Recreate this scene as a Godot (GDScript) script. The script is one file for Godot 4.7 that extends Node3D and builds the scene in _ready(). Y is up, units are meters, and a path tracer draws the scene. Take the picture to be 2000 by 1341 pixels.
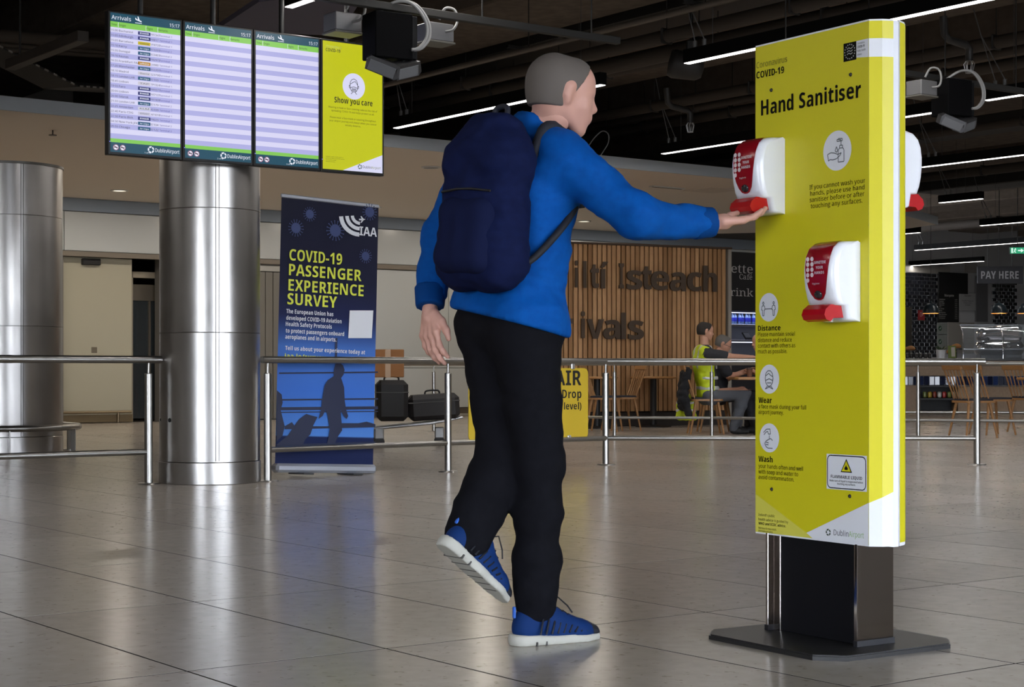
extends Node3D
# An arrivals hall: hand sanitiser tower, passing traveller, flight displays, rails and a cafe behind.
# World: y up, camera at x = 0, z = 0. The hall's own grid runs along B (to the right, away) and A (to the left, away).

const FOCAL := 3350.0
const HORIZON := 722.0
const EYE := 0.83
const TURN := 0.637
var A := Vector3(-sin(TURN), 0, -cos(TURN))
var B := Vector3(cos(TURN), 0, -sin(TURN))
var taken := {}
var mats := {}
var rng := RandomNumberGenerator.new()
var regular: Font
var bold: Font
var serif: Font

# ---------------------------------------------------------------- small helpers
func hall(b, y, a):
	return B * b + A * a + Vector3(0, y, 0)

func ab(p):
	return Vector2(p.dot(B), p.dot(A))

func pt(x, y, d):
	return Vector3((x - 1000.0) / FOCAL * d, EYE + (HORIZON - y) / FOCAL * d, -d)

func ground(x, y):
	return pt(x, y, EYE * FOCAL / (y - HORIZON))

func at_height(x, y, h):
	return pt(x, y, (h - EYE) * FOCAL / (HORIZON - y))

func on(xf, x, y):
	# where the ray through a pixel meets the xy plane of a transform, in its own coordinates
	var dir = Vector3((x - 1000.0) / FOCAL, (HORIZON - y) / FOCAL, -1)
	var eye = Vector3(0, EYE, 0)
	var n = xf.basis.z
	var t = (xf.origin - eye).dot(n) / dir.dot(n)
	var p = xf.affine_inverse() * (eye + dir * t)
	return Vector2(p.x, p.y)

func hall_plane(a, off := 0.0):
	# a plane parallel to the back wall; x runs along B, y up, z towards the camera
	return Transform3D(Basis(B, Vector3.UP, -A), A * (a - off))

func numbered(called):
	if not taken.has(called):
		taken[called] = 0
		return called
	taken[called] += 1
	return "%s_%03d" % [called, taken[called]]

func thing(called, label, category, xf := Transform3D(), group := ""):
	var o = Node3D.new()
	o.name = numbered(called)
	add_child(o)
	o.transform = xf
	o.set_meta("label", label)
	o.set_meta("category", category)
	if group:
		o.set_meta("group", group)
	return o

func structure(called, label, xf := Transform3D()):
	var o = Node3D.new()
	o.name = called
	add_child(o)
	o.transform = xf
	o.set_meta("kind", "structure")
	o.set_meta("label", label)
	o.set_meta("category", called.split("_")[0])
	return o

func copy_of(o, xf, label := ""):
	var c = o.duplicate()
	c.name = numbered(str(o.name).rstrip("_0123456789"))
	add_child(c)
	c.transform = xf
	if label:
		c.set_meta("label", label)
	return c

func begin():
	var st = SurfaceTool.new()
	st.begin(Mesh.PRIMITIVE_TRIANGLES)
	st.set_smooth_group(-1)
	return st

func part(called, st, material, parent):
	st.generate_normals()
	var m = MeshInstance3D.new()
	m.name = called
	m.mesh = st.commit()
	m.mesh.surface_set_material(0, material)
	parent.add_child(m, true)
	return m

func shared(called, mesh, material, parent, xf):
	var m = MeshInstance3D.new()
	m.name = called
	m.mesh = mesh
	m.material_override = material
	m.transform = xf
	parent.add_child(m, true)
	return m

func color(r, g, b):
	return Color(r / 255.0, g / 255.0, b / 255.0)

func mat(c, rough := 0.6, metal := 0.0, spec := 0.5):
	var key = "%s %s %s %s" % [c, rough, metal, spec]
	if not mats.has(key):
		var m = StandardMaterial3D.new()
		m.albedo_color = c
		m.roughness = rough
		m.metallic = metal
		m.metallic_specular = spec
		mats[key] = m
	return mats[key]

func glow(c, energy):
	var key = "glow %s %s" % [c, energy]
	if not mats.has(key):
		var m = StandardMaterial3D.new()
		m.albedo_color = Color(0.02, 0.02, 0.02)
		m.roughness = 0.35
		m.emission_enabled = true
		m.emission = c
		m.emission_energy_multiplier = energy
		mats[key] = m
	return mats[key]

func noise_texture(seed_, freq, low, high, size := 512, stretch := false, octaves := 4):
	var n = FastNoiseLite.new()
	n.seed = seed_
	n.frequency = freq
	n.fractal_octaves = octaves
	var t = NoiseTexture2D.new()
	t.width = size
	t.height = size
	t.seamless = true
	t.noise = n
	var g = Gradient.new()
	g.set_color(0, low)
	g.set_color(1, high)
	t.color_ramp = g
	return t

func grained(c_low, c_high, rough, metal, freq, scale, seed_ := 1, spec := 0.5):
	var m = StandardMaterial3D.new()
	m.albedo_texture = noise_texture(seed_, freq, c_low, c_high)
	m.roughness = rough
	m.metallic = metal
	m.metallic_specular = spec
	m.uv1_triplanar = true
	m.uv1_world_triplanar = true
	m.uv1_scale = scale
	return m

# ---------------------------------------------------------------- shapes
func quad(st, a, b, c, d):
	st.add_vertex(a); st.add_vertex(b); st.add_vertex(c)
	st.add_vertex(a); st.add_vertex(c); st.add_vertex(d)

func box(st, c, s, bas := Basis(), bev := 0.0):
	# a box with chamfered edges
	var h = s * 0.5
	var e = minf(bev, minf(h.x, minf(h.y, h.z)) * 0.9)
	if e <= 0.0:
		var v = []
		for i in 8:
			v.append(c + bas * Vector3(h.x if i & 1 else -h.x, h.y if i & 2 else -h.y, h.z if i & 4 else -h.z))
		for f in [[0, 1, 3, 2], [5, 4, 6, 7], [4, 0, 2, 6], [1, 5, 7, 3], [2, 3, 7, 6], [4, 5, 1, 0]]:
			quad(st, v[f[0]], v[f[1]], v[f[2]], v[f[3]])
		return
	var p = {}
	for sx in [-1, 1]:
		for sy in [-1, 1]:
			for sz in [-1, 1]:
				var o = Vector3(sx * h.x, sy * h.y, sz * h.z)
				p[[sx, sy, sz]] = [c + bas * (o - Vector3(0, sy * e, sz * e)), c + bas * (o - Vector3(sx * e, 0, sz * e)), c + bas * (o - Vector3(sx * e, sy * e, 0))]
	for s1 in [-1, 1]:
		quad(st, p[[s1, -1, -1]][0], p[[s1, -1, 1]][0], p[[s1, 1, 1]][0], p[[s1, 1, -1]][0])
		quad(st, p[[-1, s1, -1]][1], p[[1, s1, -1]][1], p[[1, s1, 1]][1], p[[-1, s1, 1]][1])
		quad(st, p[[-1, -1, s1]][2], p[[-1, 1, s1]][2], p[[1, 1, s1]][2], p[[1, -1, s1]][2])
		for s2 in [-1, 1]:
			quad(st, p[[s1, s2, -1]][0], p[[s1, s2, 1]][0], p[[s1, s2, 1]][1], p[[s1, s2, -1]][1])
			quad(st, p[[s1, -1, s2]][0], p[[s1, 1, s2]][0], p[[s1, 1, s2]][2], p[[s1, -1, s2]][2])
			quad(st, p[[-1, s1, s2]][1], p[[1, s1, s2]][1], p[[1, s1, s2]][2], p[[-1, s1, s2]][2])
			for s3 in [-1, 1]:
				var q = p[[s1, s2, s3]]
				st.add_vertex(q[0]); st.add_vertex(q[1]); st.add_vertex(q[2])

func prism(st, poly, z0, z1, xf := Transform3D()):
	# a polygon in xy drawn out along z
	var pts = PackedVector2Array(poly)
	var tris = Geometry2D.triangulate_polygon(pts)
	for z in ([z0] if z0 == z1 else [z0, z1]):
		for i in tris:
			st.add_vertex(xf * Vector3(pts[i].x, pts[i].y, z))
	if z0 == z1:
		return
	for i in pts.size():
		var a = pts[i]
		var b = pts[(i + 1) % pts.size()]
		quad(st, xf * Vector3(a.x, a.y, z0), xf * Vector3(b.x, b.y, z0), xf * Vector3(b.x, b.y, z1), xf * Vector3(a.x, a.y, z1))

func flat(st, poly, xf, z := 0.0):
	prism(st, poly, z, z, xf)

func tube(st, pts, r, n := 10, caps := true, r_end := -1.0):
	st.set_smooth_group(0)
	var rings = []
	var t0 = (pts[1] - pts[0]).normalized()
	var side = t0.cross(Vector3.UP if absf(t0.y) < 0.9 else Vector3.RIGHT).normalized()
	for i in pts.size():
		var t = (pts[mini(i + 1, pts.size() - 1)] - pts[maxi(i - 1, 0)]).normalized()
		side = (side - t * side.dot(t)).normalized()
		var up = t.cross(side)
		var ring = []
		var rr = r if r_end < 0 else lerpf(r, r_end, float(i) / (pts.size() - 1))
		for k in n:
			var an = TAU * k / n
			ring.append(pts[i] + side * cos(an) * rr + up * sin(an) * rr)
		rings.append(ring)
	for i in rings.size() - 1:
		for k in n:
			quad(st, rings[i][k], rings[i][(k + 1) % n], rings[i + 1][(k + 1) % n], rings[i + 1][k])
	st.set_smooth_group(-1)
	if caps:
		for e in [0, rings.size() - 1]:
			for k in range(1, n - 1):
				st.add_vertex(rings[e][0]); st.add_vertex(rings[e][k]); st.add_vertex(rings[e][k + 1])

func lathe(st, prof, n := 32, xf := Transform3D(), sharp := true):
	for i in prof.size() - 1:
		var p = prof[i]
		var q = prof[i + 1]
		st.set_smooth_group((i + 1) if sharp else 0)
		for k in n:
			var a0 = TAU * k / n
			var a1 = TAU * (k + 1) / n
			quad(st, xf * Vector3(cos(a0) * p.x, p.y, sin(a0) * p.x), xf * Vector3(cos(a1) * p.x, p.y, sin(a1) * p.x), xf * Vector3(cos(a1) * q.x, q.y, sin(a1) * q.x), xf * Vector3(cos(a0) * q.x, q.y, sin(a0) * q.x))
	st.set_smooth_group(-1)

func disc(c, rx, ry, n := 28):
	var out = []
	for k in n:
		out.append(c + Vector2(cos(TAU * k / n) * rx, sin(TAU * k / n) * ry))
	return out

func rounded(x0, y0, x1, y1, r, n := 5):
	var out = []
	for q in [[x1 - r, y1 - r, 0], [x0 + r, y1 - r, 1], [x0 + r, y0 + r, 2], [x1 - r, y0 + r, 3]]:
		for k in n + 1:
			var an = (q[2] + float(k) / n) * PI / 2
			out.append(Vector2(q[0] + cos(an) * r, q[1] + sin(an) * r))
	return out

func line(st, xf, pts, w, z):
	# a drawn line: flat strips with round joints
	for i in pts.size() - 1:
		var d = (pts[i + 1] - pts[i])
		if d.length() < 1e-6:
			continue
		var s = d.normalized().orthogonal() * w * 0.5
		quad(st, xf * Vector3(pts[i].x + s.x, pts[i].y + s.y, z), xf * Vector3(pts[i + 1].x + s.x, pts[i + 1].y + s.y, z), xf * Vector3(pts[i + 1].x - s.x, pts[i + 1].y - s.y, z), xf * Vector3(pts[i].x - s.x, pts[i].y - s.y, z))

func letters(st, words, xf, x0, y0, width, cap := 0.0, font = null, z := 0.001, depth := 0.0, tilt := 0.0):
	# lettering: baseline from (x0, y0), fitted to a width; cap is the height of a capital (0: as the font has it)
	var tm = TextMesh.new()
	tm.font = font if font else regular
	tm.text = words
	tm.font_size = 48
	tm.pixel_size = 0.01
	tm.curve_step = 1.5 if depth > 0.0 else 2.5
	tm.depth = depth
	tm.horizontal_alignment = HORIZONTAL_ALIGNMENT_LEFT
	tm.vertical_alignment = VERTICAL_ALIGNMENT_BOTTOM
	var arr = tm.get_mesh_arrays()
	if arr.is_empty() or arr[0] == null or arr[0].size() == 0:
		return
	var v = arr[0]
	var idx = arr[Mesh.ARRAY_INDEX]
	var lo = 1e9
	var hi = -1e9
	for p in v:
		lo = minf(lo, p.x); hi = maxf(hi, p.x)
	var base = tm.font.get_descent(48) * 0.01
	var kx = width / maxf(hi - lo, 1e-6)
	var ky = kx if cap <= 0.0 else cap / 0.343
	var bas = Basis(Vector3(cos(tilt) * kx, sin(tilt) * kx, 0), Vector3(-sin(tilt) * ky, cos(tilt) * ky, 0), Vector3(0, 0, 1))
	var order = idx if idx and idx.size() else range(v.size())
	for i in order:
		var p = v[i]
		st.add_vertex(xf * (bas * Vector3(p.x - lo, p.y - base, p.z) + Vector3(x0, y0, z)))

func print_px(st, xf, words, xa, ya, xb, yb, cap_px := 0.0, font = null, z := 0.001):
	# lettering laid on a surface so that its baseline runs between two places of that surface
	var p = on(xf, xa, ya)
	var q = on(xf, xb, yb)
	var cap = 0.0
	if cap_px > 0.0:
		cap = on(xf, xa, ya - cap_px).y - p.y
	letters(st, words, xf, p.x, p.y, p.distance_to(q), cap, font, z, 0.0, (q - p).angle())

func nets(st, bones, cell, k, cuts := [], wrinkle := 0.0):
	# surface nets round tapered capsules [a, ra, b, rb] joined by a smooth minimum; cuts are [point, outward normal]
	var lo = Vector3(1e9, 1e9, 1e9)
	var hi = -lo
	for q in bones:
		var r = maxf(q[1], q[3])
		lo = lo.min(q[0] - Vector3.ONE * r).min(q[2] - Vector3.ONE * r)
		hi = hi.max(q[0] + Vector3.ONE * r).max(q[2] + Vector3.ONE * r)
	var pad = k + cell * 3.0
	lo -= Vector3.ONE * (pad + cell)
	hi += Vector3.ONE * (pad + cell)
	var nx = int((hi.x - lo.x) / cell) + 2
	var ny = int((hi.y - lo.y) / cell) + 2
	var nz = int((hi.z - lo.z) / cell) + 2
	var f = PackedFloat32Array()
	f.resize(nx * ny * nz)
	f.fill(9.0)
	var touched = PackedInt32Array()
	var sx = 1
	var sy = nx
	var sz = nx * ny
	for q in bones:
		var a: Vector3 = q[0]
		var b: Vector3 = q[2]
		var ra: float = q[1]
		var rb: float = q[3]
		var r = maxf(ra, rb) + pad
		var l = (a.min(b) - Vector3.ONE * r - lo) / cell
		var h = (a.max(b) + Vector3.ONE * r - lo) / cell
		var d: Vector3 = b - a
		var dd: float = maxf(d.length_squared(), 1e-9)
		for iz in range(maxi(int(l.z), 0), mini(int(h.z) + 1, nz - 1)):
			for iy in range(maxi(int(l.y), 0), mini(int(h.y) + 1, ny - 1)):
				var row = iz * sz + iy * sy
				for ix in range(maxi(int(l.x), 0), mini(int(h.x) + 1, nx - 1)):
					var p: Vector3 = lo + Vector3(ix, iy, iz) * cell - a
					var t: float = clampf(p.dot(d) / dd, 0.0, 1.0)
					var v: float = (p - d * t).length() - lerpf(ra, rb, t)
					if v > pad:
						continue
					var i = row + ix
					var o: float = f[i]
					if o == 9.0:
						touched.append(i)
						f[i] = v
					else:
						var e: float = maxf(k - absf(o - v), 0.0) / k
						f[i] = minf(o, v) - e * e * k * 0.25
	var nn = FastNoiseLite.new()
	nn.seed = 5
	nn.frequency = 9.0
	nn.fractal_octaves = 2
	for i in touched:
		var p = lo + Vector3(i % nx, (i / sy) % ny, i / sz) * cell
		if wrinkle > 0.0:
			f[i] += nn.get_noise_3d(p.x * 0.8, p.y * 1.6, p.z * 0.8) * wrinkle
		for c in cuts:
			f[i] = maxf(f[i], (p - c[0]).dot(c[1]))
	var where = {}
	var corner = [0, sx, sy, sx + sy, sz, sz + sx, sz + sy, sz + sx + sy]
	var off = []
	for n in 8:
		off.append(Vector3(n & 1, (n >> 1) & 1, n >> 2))
	for i in touched:
		var m = 0
		for n in 8:
			if f[i + corner[n]] < 0.0:
				m |= 1 << n
		if m == 0 or m == 255:
			continue
		var sum = Vector3.ZERO
		var cnt = 0
		for n in 8:
			for ax in [1, 2, 4]:
				if n & ax:
					continue
				var va = f[i + corner[n]]
				var vb = f[i + corner[n | ax]]
				if (va < 0.0) != (vb < 0.0):
					sum += off[n].lerp(off[n | ax], va / (va - vb))
					cnt += 1
		where[i] = lo + (Vector3(i % nx, (i / sy) % ny, i / sz) + sum / cnt) * cell
	st.set_smooth_group(0)
	for i in touched:
		var v0 = f[i] < 0.0
		for ax in [[sx, sy, sz], [sy, sz, sx], [sz, sx, sy]]:
			if v0 != (f[i + ax[0]] < 0.0):
				var q = [i, i - ax[1], i - ax[1] - ax[2], i - ax[2]]
				if where.has(q[0]) and where.has(q[1]) and where.has(q[2]) and where.has(q[3]):
					if v0:
						quad(st, where[q[0]], where[q[1]], where[q[2]], where[q[3]])
					else:
						quad(st, where[q[3]], where[q[2]], where[q[1]], where[q[0]])
	st.set_smooth_group(-1)

# ---------------------------------------------------------------- the scene
func _ready():
	rng.seed = 7
	for f in [["Droid Sans", 400], ["Droid Sans", 700], ["Droid Serif", 400]]:
		var s = SystemFont.new()
		s.font_names = PackedStringArray([f[0]])
		s.font_weight = f[1]
		if regular == null: regular = s
		elif bold == null: bold = s
		else: serif = s
	# camera: level, the lens shifted up so that uprights stay upright
	var cam = Camera3D.new()
	cam.name = "camera"
	cam.projection = Camera3D.PROJECTION_FRUSTUM
	cam.near = 0.1
	cam.far = 200.0
	cam.size = 1341.0 / FOCAL * cam.near
	cam.frustum_offset = Vector2(0, (HORIZON - 670.5) / FOCAL * cam.near)
	cam.position = Vector3(0, EYE, 0)
	cam.current = true
	add_child(cam)
	# sky: bright overcast outside the glazed front of the hall, behind the camera
	var env = Environment.new()
	env.background_mode = Environment.BG_SKY
	var sky = ProceduralSkyMaterial.new()
	sky.sky_top_color = Color(0.80, 0.86, 0.95)
	sky.sky_horizon_color = Color(0.92, 0.94, 0.97)
	sky.ground_horizon_color = Color(0.55, 0.55, 0.55)
	sky.ground_bottom_color = Color(0.4, 0.4, 0.4)
	env.sky = Sky.new()
	env.sky.sky_material = sky
	env.background_energy_multiplier = 21.0
	env.tonemap_mode = Environment.TONE_MAPPER_LINEAR
	env.tonemap_exposure = 1.0
	env.sdfgi_enabled = true
	env.ssao_enabled = true
	env.ssil_enabled = true
	var we = WorldEnvironment.new()
	we.name = "environment"
	we.environment = env
	add_child(we)
	# the hall
	build_shell()
	build_floor()
	build_soffit()
	build_back_wall()
	build_strip_lights()
	build_ceiling_services()
	# the large things
	build_tower()
	build_columns()
	build_screens()
	build_banner()
	build_rails()
	build_rail_sign()
	build_traveller()
	build_slat_wall()
	build_cafe()
	build_cafe_front()
	build_seated()
	build_luggage()

# ---------------------------------------------------------------- hall shell
const A0 := -9.0
const A1 := 31.5
const B0 := -8.0
const B1 := 46.0
const TOP := 5.6

func hall_xf():
	return Transform3D(Basis(B, Vector3.UP, -A), Vector3.ZERO)

func hall_box(st, b0, b1, y0, y1, a0, a1, bev := 0.0):
	box(st, Vector3((b0 + b1) / 2, (y0 + y1) / 2, -(a0 + a1) / 2), Vector3(b1 - b0, y1 - y0, a1 - a0), Basis(), bev)

func build_shell():
	var dark = mat(color(44, 42, 41), 0.9)
	var pale = mat(color(150, 147, 140), 0.8)
	var st = begin()
	var n = structure("wall_left", "plain pale side wall of the hall", hall_xf())
	hall_box(st, B0 - 0.3, B0, -0.1, TOP, A0, -6.0)
	hall_box(st, B0 - 0.3, B0, -0.1, TOP, 1.5, A1)
	hall_box(st, B0 - 0.3, B0, 3.3, TOP, -6.0, 1.5)
	hall_box(st, B0 - 0.3, B0, -0.1, 0.1, -6.0, 1.5)
	part("wall_surface", st, pale, n)
	n = structure("wall_right", "plain pale end wall of the hall beyond the cafe", hall_xf())
	st = begin()
	hall_box(st, B1, B1 + 0.3, -0.1, TOP, A0, A1)
	part("wall_surface", st, pale, n)
	n = structure("ceiling", "dark painted concrete ceiling with exposed services", hall_xf())
	st = begin()
	hall_box(st, B0 - 0.3, B1 + 0.3, TOP, TOP + 0.3, A0 - 0.3, A1 + 0.3)
	part("slab", st, dark, n)
	var conc = grained(color(78, 69, 60), color(106, 94, 83), 0.9, 0.0, 0.02, Vector3(0.5, 0.5, 0.5), 3)
	for k in 20:
		st = begin()
		var b = -13.0 + k * 3.0
		hall_box(st, b - 0.7, b + 0.7, 4.6, TOP, A0, A1, 0.02)
		part("beam", st, conc, n)
	# glazed front, behind the camera: three wide window bays between piers
	n = structure("wall_front", "glazed entrance front of the hall with pale piers", hall_xf())
	var bays = [[-1.5, 5.0], [5.2, 11.7]]
	st = begin()
	hall_box(st, B0 - 0.3, bays[0][0], -0.1, TOP, A0 - 0.3, A0)
	hall_box(st, bays[-1][1], B1 + 0.3, -0.1, TOP, A0 - 0.3, A0)
	hall_box(st, bays[0][0], bays[-1][1], 4.2, TOP, A0 - 0.3, A0)
	hall_box(st, bays[0][0], bays[-1][1], -0.1, 0.15, A0 - 0.3, A0)
	for k in 1:
		hall_box(st, bays[k][1], bays[k + 1][0], 0.15, 4.2, A0 - 0.3, A0)
	part("wall_surface", st, pale, n)
	var frame = mat(color(70, 72, 75), 0.4, 0.6)
	var glass = StandardMaterial3D.new()
	glass.albedo_color = Color(0.9, 0.95, 0.95, 0.06)
	glass.roughness = 0.02
	glass.transparency = BaseMaterial3D.TRANSPARENCY_ALPHA
	for k in 2:
		var w = structure("window_%d" % (k + 1), "tall glazed bay in the entrance front", hall_xf())
		st = begin()
		for m in 5:
			var b = lerpf(bays[k][0] + 0.03, bays[k][1] - 0.03, m / 4.0)
			hall_box(st, b - 0.03, b + 0.03, 0.15, 4.2, A0 - 0.2, A0 - 0.1)
		hall_box(st, bays[k][0], bays[k][1], 2.5, 2.56, A0 - 0.2, A0 - 0.1)
		part("window_frame", st, frame, w)
		for m in 4:
			var b0 = lerpf(bays[k][0], bays[k][1], m / 4.0)
			st = begin()
			hall_box(st, b0 + 0.05, b0 + 1.57, 0.15, 4.2, A0 - 0.155, A0 - 0.145)
			part("pane", st, glass, w)

	# unseen window added in the left wall to light the stand's face
	var w = structure("window_3", "unseen glazed bay added to the left wall for its light", hall_xf())
	st = begin()
	for m in 6:
		hall_box(st, B0 - 0.2, B0 - 0.1, 0.1, 3.3, -6.03 + m * 1.5, -5.97 + m * 1.5)
	hall_box(st, B0 - 0.2, B0 - 0.1, 2.3, 2.36, -6.0, 1.5)
	part("window_frame", st, frame, w)
	for m in 5:
		st = begin()
		hall_box(st, B0 - 0.155, B0 - 0.145, 0.1, 3.3, -5.96 + m * 1.5, -4.54 + m * 1.5)
		part("pane", st, glass, w)

func build_floor():
	var n = structure("floor", "polished taupe stone floor laid in long tiles", hall_xf())
	var stone = []
	for k in 4:
		var m = grained(color(176 - k * 3, 167 - k * 3, 156 - k * 3), color(188 - k * 3, 178 - k * 3, 167 - k * 3), 0.22, 0.0, 0.03, Vector3(0.7, 0.7, 0.7), 20 + k)
		var fleck = FastNoiseLite.new()
		fleck.seed = 40 + k
		fleck.frequency = 0.03
		var ft = NoiseTexture2D.new()
		ft.width = 512; ft.height = 512; ft.seamless = true; ft.noise = fleck
		var g = Gradient.new()
		g.offsets = PackedFloat32Array([0.0, 0.16, 0.22, 1.0])
		g.colors = PackedColorArray([Color(0.84, 0.81, 0.79), Color(0.9, 0.88, 0.86), Color(1, 1, 1), Color(1, 1, 1)])
		ft.color_ramp = g
		m.detail_enabled = true
		m.detail_blend_mode = BaseMaterial3D.BLEND_MODE_MUL
		m.detail_albedo = ft
		m.detail_uv_layer = BaseMaterial3D.DETAIL_UV_2
		m.uv2_triplanar = true
		m.uv2_world_triplanar = true
		m.uv2_scale = Vector3(1.1, 1.1, 1.1)
		m.roughness_texture = noise_texture(60 + k, 0.02, Color(0.9, 0.9, 0.9), Color(1, 1, 1), 256)
		stone.append(m)
	var grout = mat(color(46, 43, 40), 0.95, 0.0, 0.05)
	var st = begin()
	hall_box(st, B0 - 0.3, B1 + 0.3, -0.3, -0.0005, A0 - 0.3, A1 + 0.3)
	part("grout_bed", st, grout, n)
	# tiles: joints read off the photograph, 0.647 along B and 1.28 along A
	var corner = ab(ground(365, 1310))
	var tb = 0.647
	var ta = 1.28
	var st0 = begin()
	box(st0, Vector3(0, -0.01, 0), Vector3(tb - 0.009, 0.02, ta - 0.009))
	st0.generate_normals()
	var tile = st0.commit()
	var near = []
	var rest = []
	for i in range(-40, 75):
		for j in range(-12, 26):
			var b = corner.x + (i + 0.5) * tb
			var a = corner.y + (j + 0.5) * ta
			if b < B0 or b > B1 or a < A0 or a > A1:
				continue
			var w = hall(b, 0, a)
			var d = -w.z
			if d > 3.4 and absf(w.x) < 0.32 * d + 0.7:
				near.append([d, b, a])
			else:
				rest.append([d, b, a])
	near.sort_custom(func(p, q): return p[0] < q[0])
	for k in near.size():
		if k < 300:
			shared("tile", tile, stone[rng.randi() % 4], n, Transform3D(Basis(), Vector3(near[k][1], 0, -near[k][2])))
		else:
			rest.append(near[k])
	var bits = [begin(), begin(), begin(), begin()]
	for q in rest:
		box(bits[rng.randi() % 4], Vector3(q[1], -0.01, -q[2]), Vector3(tb - 0.009, 0.02, ta - 0.009))
	for k in 4:
		var o = part("far_tiles", bits[k], stone[k], n)
		o.set_meta("kind", "stuff")

func build_soffit():
	# the lower beige canopy along the back wall with its grey fascia
	var n = structure("ceiling_soffit", "low beige soffit with a grey fascia along the back wall")
	var beige = mat(color(222, 211, 198), 0.75)
	var grey = mat(color(172, 178, 184), 0.6)
	var h = 3.48
	var edge = [hall(B0, h, 16.9), hall(2, h, 17.05), hall(10.9, h, 17.27), hall(16.8, h, 17.3), pt(1765, 419.7, 29.4), pt(1829, 438, 31.3)]
	var back = [pt(1765, 447, 32.3), hall(22.0, h, 26.0), hall(B0, h, 26.0)]
	for p in edge.size():
		edge[p].y = h
	for p in back.size():
		back[p].y = h
	var poly = []
	for p in edge + back:
		poly.append(Vector2(p.x, p.z))
	var st = begin()
	var flip = Transform3D(Basis(Vector3(1, 0, 0), Vector3(0, 0, 1), Vector3(0, 1, 0)), Vector3.ZERO)
	prism(st, poly, h, h + 0.13, flip)
	part("panel", st, beige, n)
	st = begin()
	for i in edge.size() - 1:
		var p = edge[i]
		var q = edge[i + 1]
		var dir = (q - p).normalized()
		var out = Vector3(-dir.z, 0, dir.x)
		if out.dot(-p) < 0:
			out = -out
		box(st, (p + q) / 2 + out * 0.012 + Vector3(0, 0.07, 0), Vector3((q - p).length() + 0.01, 0.145, 0.03), Basis(dir, Vector3.UP, dir.cross(Vector3.UP)))
	part("fascia", st, grey, n)
	# round downlights, mostly added to light the back, and flush panels in the soffit
	var spots = [[ab(at_height(842, 326, h)).x, ab(at_height(842, 326, h)).y, false]]
	for k in 8:
		spots.append([6.0 + k * 2.2, 23.8, true])  # one lamp of this row is real, the rest are added, hidden from view
	for b in [3.0, 5.5, 10.2, 12.0, 14.0, 16.0]:
		spots.append([b, 19.5, true])  # unseen row, added to brighten the soffit and the floor below
	for q in spots:
		var c = hall(q[0], h, q[1])
		var o = thing("downlight", ("lit round downlight in the mostly added row near the back wall" if q[1] > 22.0 else "lit round downlight, added out of sight, in the row behind the grey fascia") if q[2] else "unlit round recessed downlight in the beige soffit", "light", Transform3D(Basis(), c), "downlights in the soffit")
		st = begin()
		lathe(st, [Vector2(0.13, 0.0), Vector2(0.13, -0.012), Vector2(0.1, -0.014), Vector2(0.1, 0.0)], 24)
		part("rim", st, mat(color(200, 200, 198), 0.4), o)
		st = begin()
		flat(st, disc(Vector2.ZERO, 0.1, 0.1, 24), flip, -0.004)
		part("lamp_face", st, glow(Color(1, 0.95, 0.85), 1.6) if q[2] else mat(color(120, 116, 110), 0.3), o)
		if q[2]:
			var l = AreaLight3D.new()
			l.name = "downlight_lamp"
			l.area_size = Vector2(0.17, 0.17)
			l.light_energy = 1.7
			l.area_range = 60
			l.shadow_enabled = true
			l.light_color = Color(1, 0.96, 0.9)
			o.add_child(l)
			l.position = Vector3(0, -0.016, 0)
			l.rotation = Vector3(-PI / 2, 0, 0)
	var hatch = thing("linear_diffuser", "white linear air slot set in the beige soffit", "vent", Transform3D(Basis(B, Vector3.UP, -A), at_height(1303, 365, h)))
	st = begin()
	box(st, Vector3(0, -0.008, 0), Vector3(0.62, 0.016, 0.1), Basis(), 0.004)
	part("frame", st, mat(color(205, 205, 202), 0.5), hatch)
	st = begin()
	box(st, Vector3(0, -0.016, 0), Vector3(0.56, 0.006, 0.03))
	part("slot", st, mat(color(30, 30, 30), 0.7), hatch)
	hatch = thing("access_panel", "flush square access panel in the beige soffit", "panel", Transform3D(Basis(B, Vector3.UP, -A), at_height(1390, 371, h)))
	st = begin()
	box(st, Vector3(0, -0.004, 0), Vector3(0.6, 0.008, 0.6), Basis(), 0.002)
	part("plate", st, mat(color(208, 196, 183), 0.75), hatch)
	var sp = thing("ceiling_sprinkler", "small dark sprinkler head on the beige soffit", "sprinkler", Transform3D(Basis(), at_height(103, 254, h)))
	st = begin()
	tube(st, [Vector3(0, 0, 0), Vector3(0, -0.05, 0)], 0.008, 8)
	lathe(st, [Vector2(0.0, -0.05), Vector2(0.045, -0.052), Vector2(0.045, -0.06), Vector2(0.0, -0.062)], 12)
	part("body", st, mat(color(60, 50, 42), 0.5), sp)

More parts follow.
